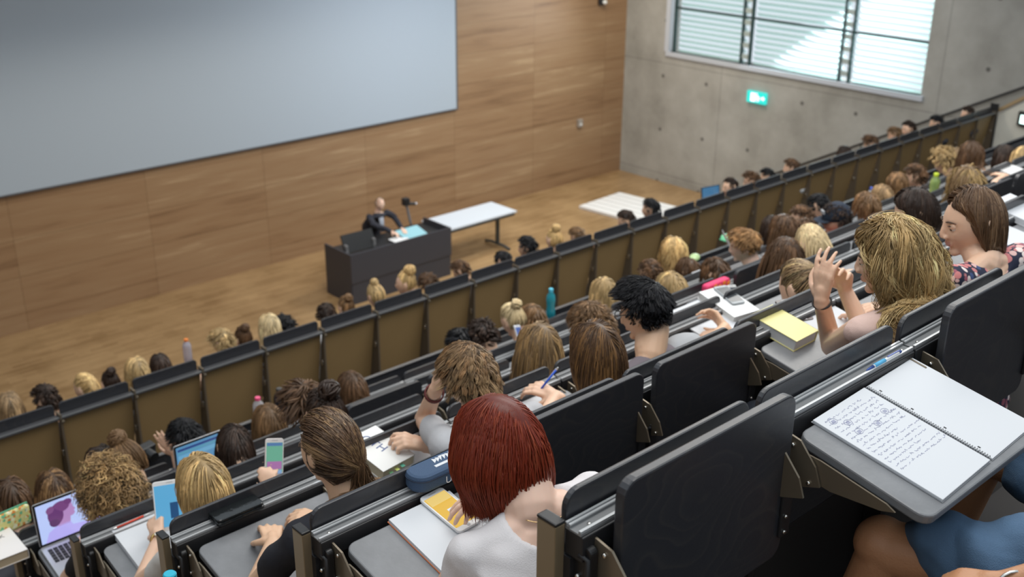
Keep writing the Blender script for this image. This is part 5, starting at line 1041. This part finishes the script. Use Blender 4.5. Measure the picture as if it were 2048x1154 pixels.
dc=empty('document_camera',(LX1-.42,LY1-.15,LB+.83),'black document camera on a tall arm behind the touch screen','camera'); MB().box((-.10,-.08,0),(.10,.08,.05)).build('camera_base',RUB,dc,bevel=.01); MB().tube([(0,0,.05),(-.10,0,.50)],.022,8).build('camera_arm',mat('grey_arm',(.22,.22,.24),.4,metal=.5),dc); MB().box((-.17,-.06,.48),(-.05,.06,.62)).build('camera_head',RUB,dc,bevel=.015); MB().tube([(-.06,0,.50),(.08,-.03,.48)],.03,10).build('lens_arm',RUB,dc); MB().ell((.09,-.03,.48),(.03,.025,.025)).build('camera_lens',mat('pale_lens',(.6,.6,.65),.2),dc,smooth=True)
for (x,y,w_,lb,cc) in ((11.02,15.02,.30,'white sheets under the lecturer hands on the lectern',(.8,.82,.85)),(11.24,15.28,.2,'yellow paper block on the lectern beside the touch screen',(.75,.75,.30))):
    e=empty('paper_sheet',(x,y,LB+.835),lb,'paper'); MB().box((-w_/2,-.15,0),(w_/2,.15,.02)).build('page_block',mat('sheet_%.2f'%cc[2],cc,.8),e); MB().box((-w_/2-.02,-.16,.02),(w_/2-.03,.13,.022)).build('top_sheet',mat('sheet_%.2f'%cc[2],cc,.8),e)
# lecturer, standing behind the lectern
def lecturer():
    C0=np.array((11.06,15.66,STAGE+1.36)); M=rotm(math.radians(170),math.radians(32),0); og=np.array((11.06,15.85,STAGE)); nb=C0+np.array((0,.07,-.17)); pel=np.array((11.08,16.0,STAGE+.86))
    m=MB(); head_prims(m,C0,M,2); m.cap(C0+M@np.array((0,-.02,-.06)),.052,nb,.058); m.loft([(pel,.15,.10),(pel*.5+nb*.5,.15,.11),(nb-np.array((0,0,.06)),.15,.08),(nb,.06,.05)],18)
    sh=[nb+np.array((s*.19,0,-.06)) for s in(-1,1)]; wr=[np.array((10.98,15.20,STAGE+.955)),np.array((11.22,15.24,STAGE+.955))]; el=[np.array((10.80,15.55,STAGE+1.06)),np.array((11.33,15.60,STAGE+1.06))]
    for s,S_,E_,W_ in zip((-1,1),sh,el,wr): m.cap(S_,.045,E_,.038); m.cap(E_,.036,W_,.026); hand(m,W_,(s*-.2,-.95,-.1),(0,0,-1),-s,.4)
    for s in(-1,1): m.cap(pel+np.array((s*.09,0,0)),.08,(11.08+s*.11,15.98,STAGE+.48),.055); m.cap((11.08+s*.11,15.98,STAGE+.48),.052,(11.08+s*.12,16.0,STAGE+.08),.036)
    me,co=remesh(m,.010,2); me.vertices.foreach_set('co',(co-og).astype(np.float32).ravel()); me.materials.append(SK['pink']); r=bpy.data.objects.new('person',me); C.objects.link(r); r.location=og.tolist(); tag(r,'bald lecturer in dark jacket bending over papers behind the lectern','person')
    m=MB(); m.loft([(pel-np.array((0,0,.06)),.20,.14),(pel*.5+nb*.5,.19,.14),(nb-np.array((0,0,.07)),.18,.11),(nb-np.array((0,0,.01)),.08,.07)],20)
    for S_,E_,W_ in zip(sh,el,wr): m.cap(S_,.066,E_,.056); m.cap(E_,.055,W_*.9+E_*.1,.042)
    me,co=remesh(m,.015,2,.5,None,'jacket',(),.004); me.vertices.foreach_set('co',(co-og).astype(np.float32).ravel()); me.materials.append(mat('dark_navy_jacket',(.018,.020,.032),.8)); o=bpy.data.objects.new('jacket',me); C.objects.link(o); o.parent=r
    m=MB(); m.loft([(nb+np.array((0,-.085,-.08))-og,.05,.03),(nb+np.array((0,-.13,-.35))-og,.045,.02)],10); m.build('grey_shirt_front',mat('grey_shirt',(.30,.33,.40),.8),r,smooth=True)
    m=MB()
    for s in(-1,1): m.cap(pel+np.array((s*.09,0,0))-og,.10,(.02+s*.11,.13,.48),.075); m.cap((.02+s*.11,.13,.48),.074,(.02+s*.12,.15,.10),.062)
    m.build('trousers',mat('trousers_dark',(.03,.03,.04),.8),r,smooth=True)
    m=MB()
    for s in(-1,1): m.cap((.02+s*.12,.16,.045),.045,(.02+s*.12,-.02,.038),.036)
    m.build('shoes',mat('dark_shoes',(.04,.04,.045),.6),r,smooth=True)
    hair(C0,M,dict(kind='short',L=.02,vol=.02,n=260,bald=(0,.35,.9,.45),r=.003),COL['grey'],7,2,[], 'hair_fringe',r,og)
lecturer()
# side table
ta=empty('side_table',(13.1,15.35,STAGE),'white topped folding table with dark legs right of the lectern','table'); TZ=.80
MB().box((-1.05,-.38,TZ-.03),(.72,.38,TZ)).build('table_top',mat('pale_blue_white_top',(.62,.68,.76),.35),ta); MB().box((-1.0,-.36,TZ-.09),(.68,-.33,TZ-.03)).box((-1.0,.33,TZ-.09),(.68,.36,TZ-.03)).build('apron',mat('dark_table_frame',(.05,.06,.065),.4),ta)
for x in(.55,-.9):
    MB().box((x-.03,-.03,.04),(x+.03,.03,TZ-.05)).build('leg',mat('dark_table_frame',(.05,.06,.065),.4),ta); MB().tube([(x,-.36,.03),(x,-.2,.06),(x,.2,.06),(x,.36,.03)],.028,8).build('foot',mat('dark_table_frame',(.05,.06,.065),.4),ta)
# white slatted panel lying on the floor
c4=[(16.594,15.974,-7.500),(18.048,16.069,-7.500),(18.197,14.566,-7.500)]
a,b_,c_=[np.array(q) for q in c4]; u=b_-a; v=c_-b_; n_=6
sp_=empty('slatted_panel',tuple(a),'white slatted panel lying flat on the stage floor by the concrete wall','panel')
for i in range(n_):
    t0=i/n_+.012; t1=(i+1)/n_-.012; q=[u*t0*1.0,u*t1,u*t1+v*1.25,u*t0+v*1.25]; MB().prism([(p[0],p[1]) for p in q],.05,2,base=.012).build('white_slat',mat('white_slat_board',(.80,.80,.80),.5),sp_)
MB().prism([(p[0],p[1]) for p in (u*.01,u*.99,u*.99+v*1.24,u*.01+v*1.24)],.012,2).build('dark_backing',mat('grey_backing',(.25,.24,.25),.7),sp_)
# far laptop in the lower block
lp=empty('laptop',(12.279,9.200,-4.688),'small laptop with blue screen rising over the long bench','laptop'); lp.rotation_euler=(-.15,.0,-.2)
MB().box((-.17,-.006,-.12),(.17,.006,.12)).build('lid',RUB,lp); MB().box((-.155,-.008,-.105),(.155,-.006,.105)).build('display',mat('display_far',(.05,.16,.30),.2,emit=.9),lp); MB().box((-.17,-.23,-.135),(.17,0,-.12)).build('keyboard_base',RUB,lp)
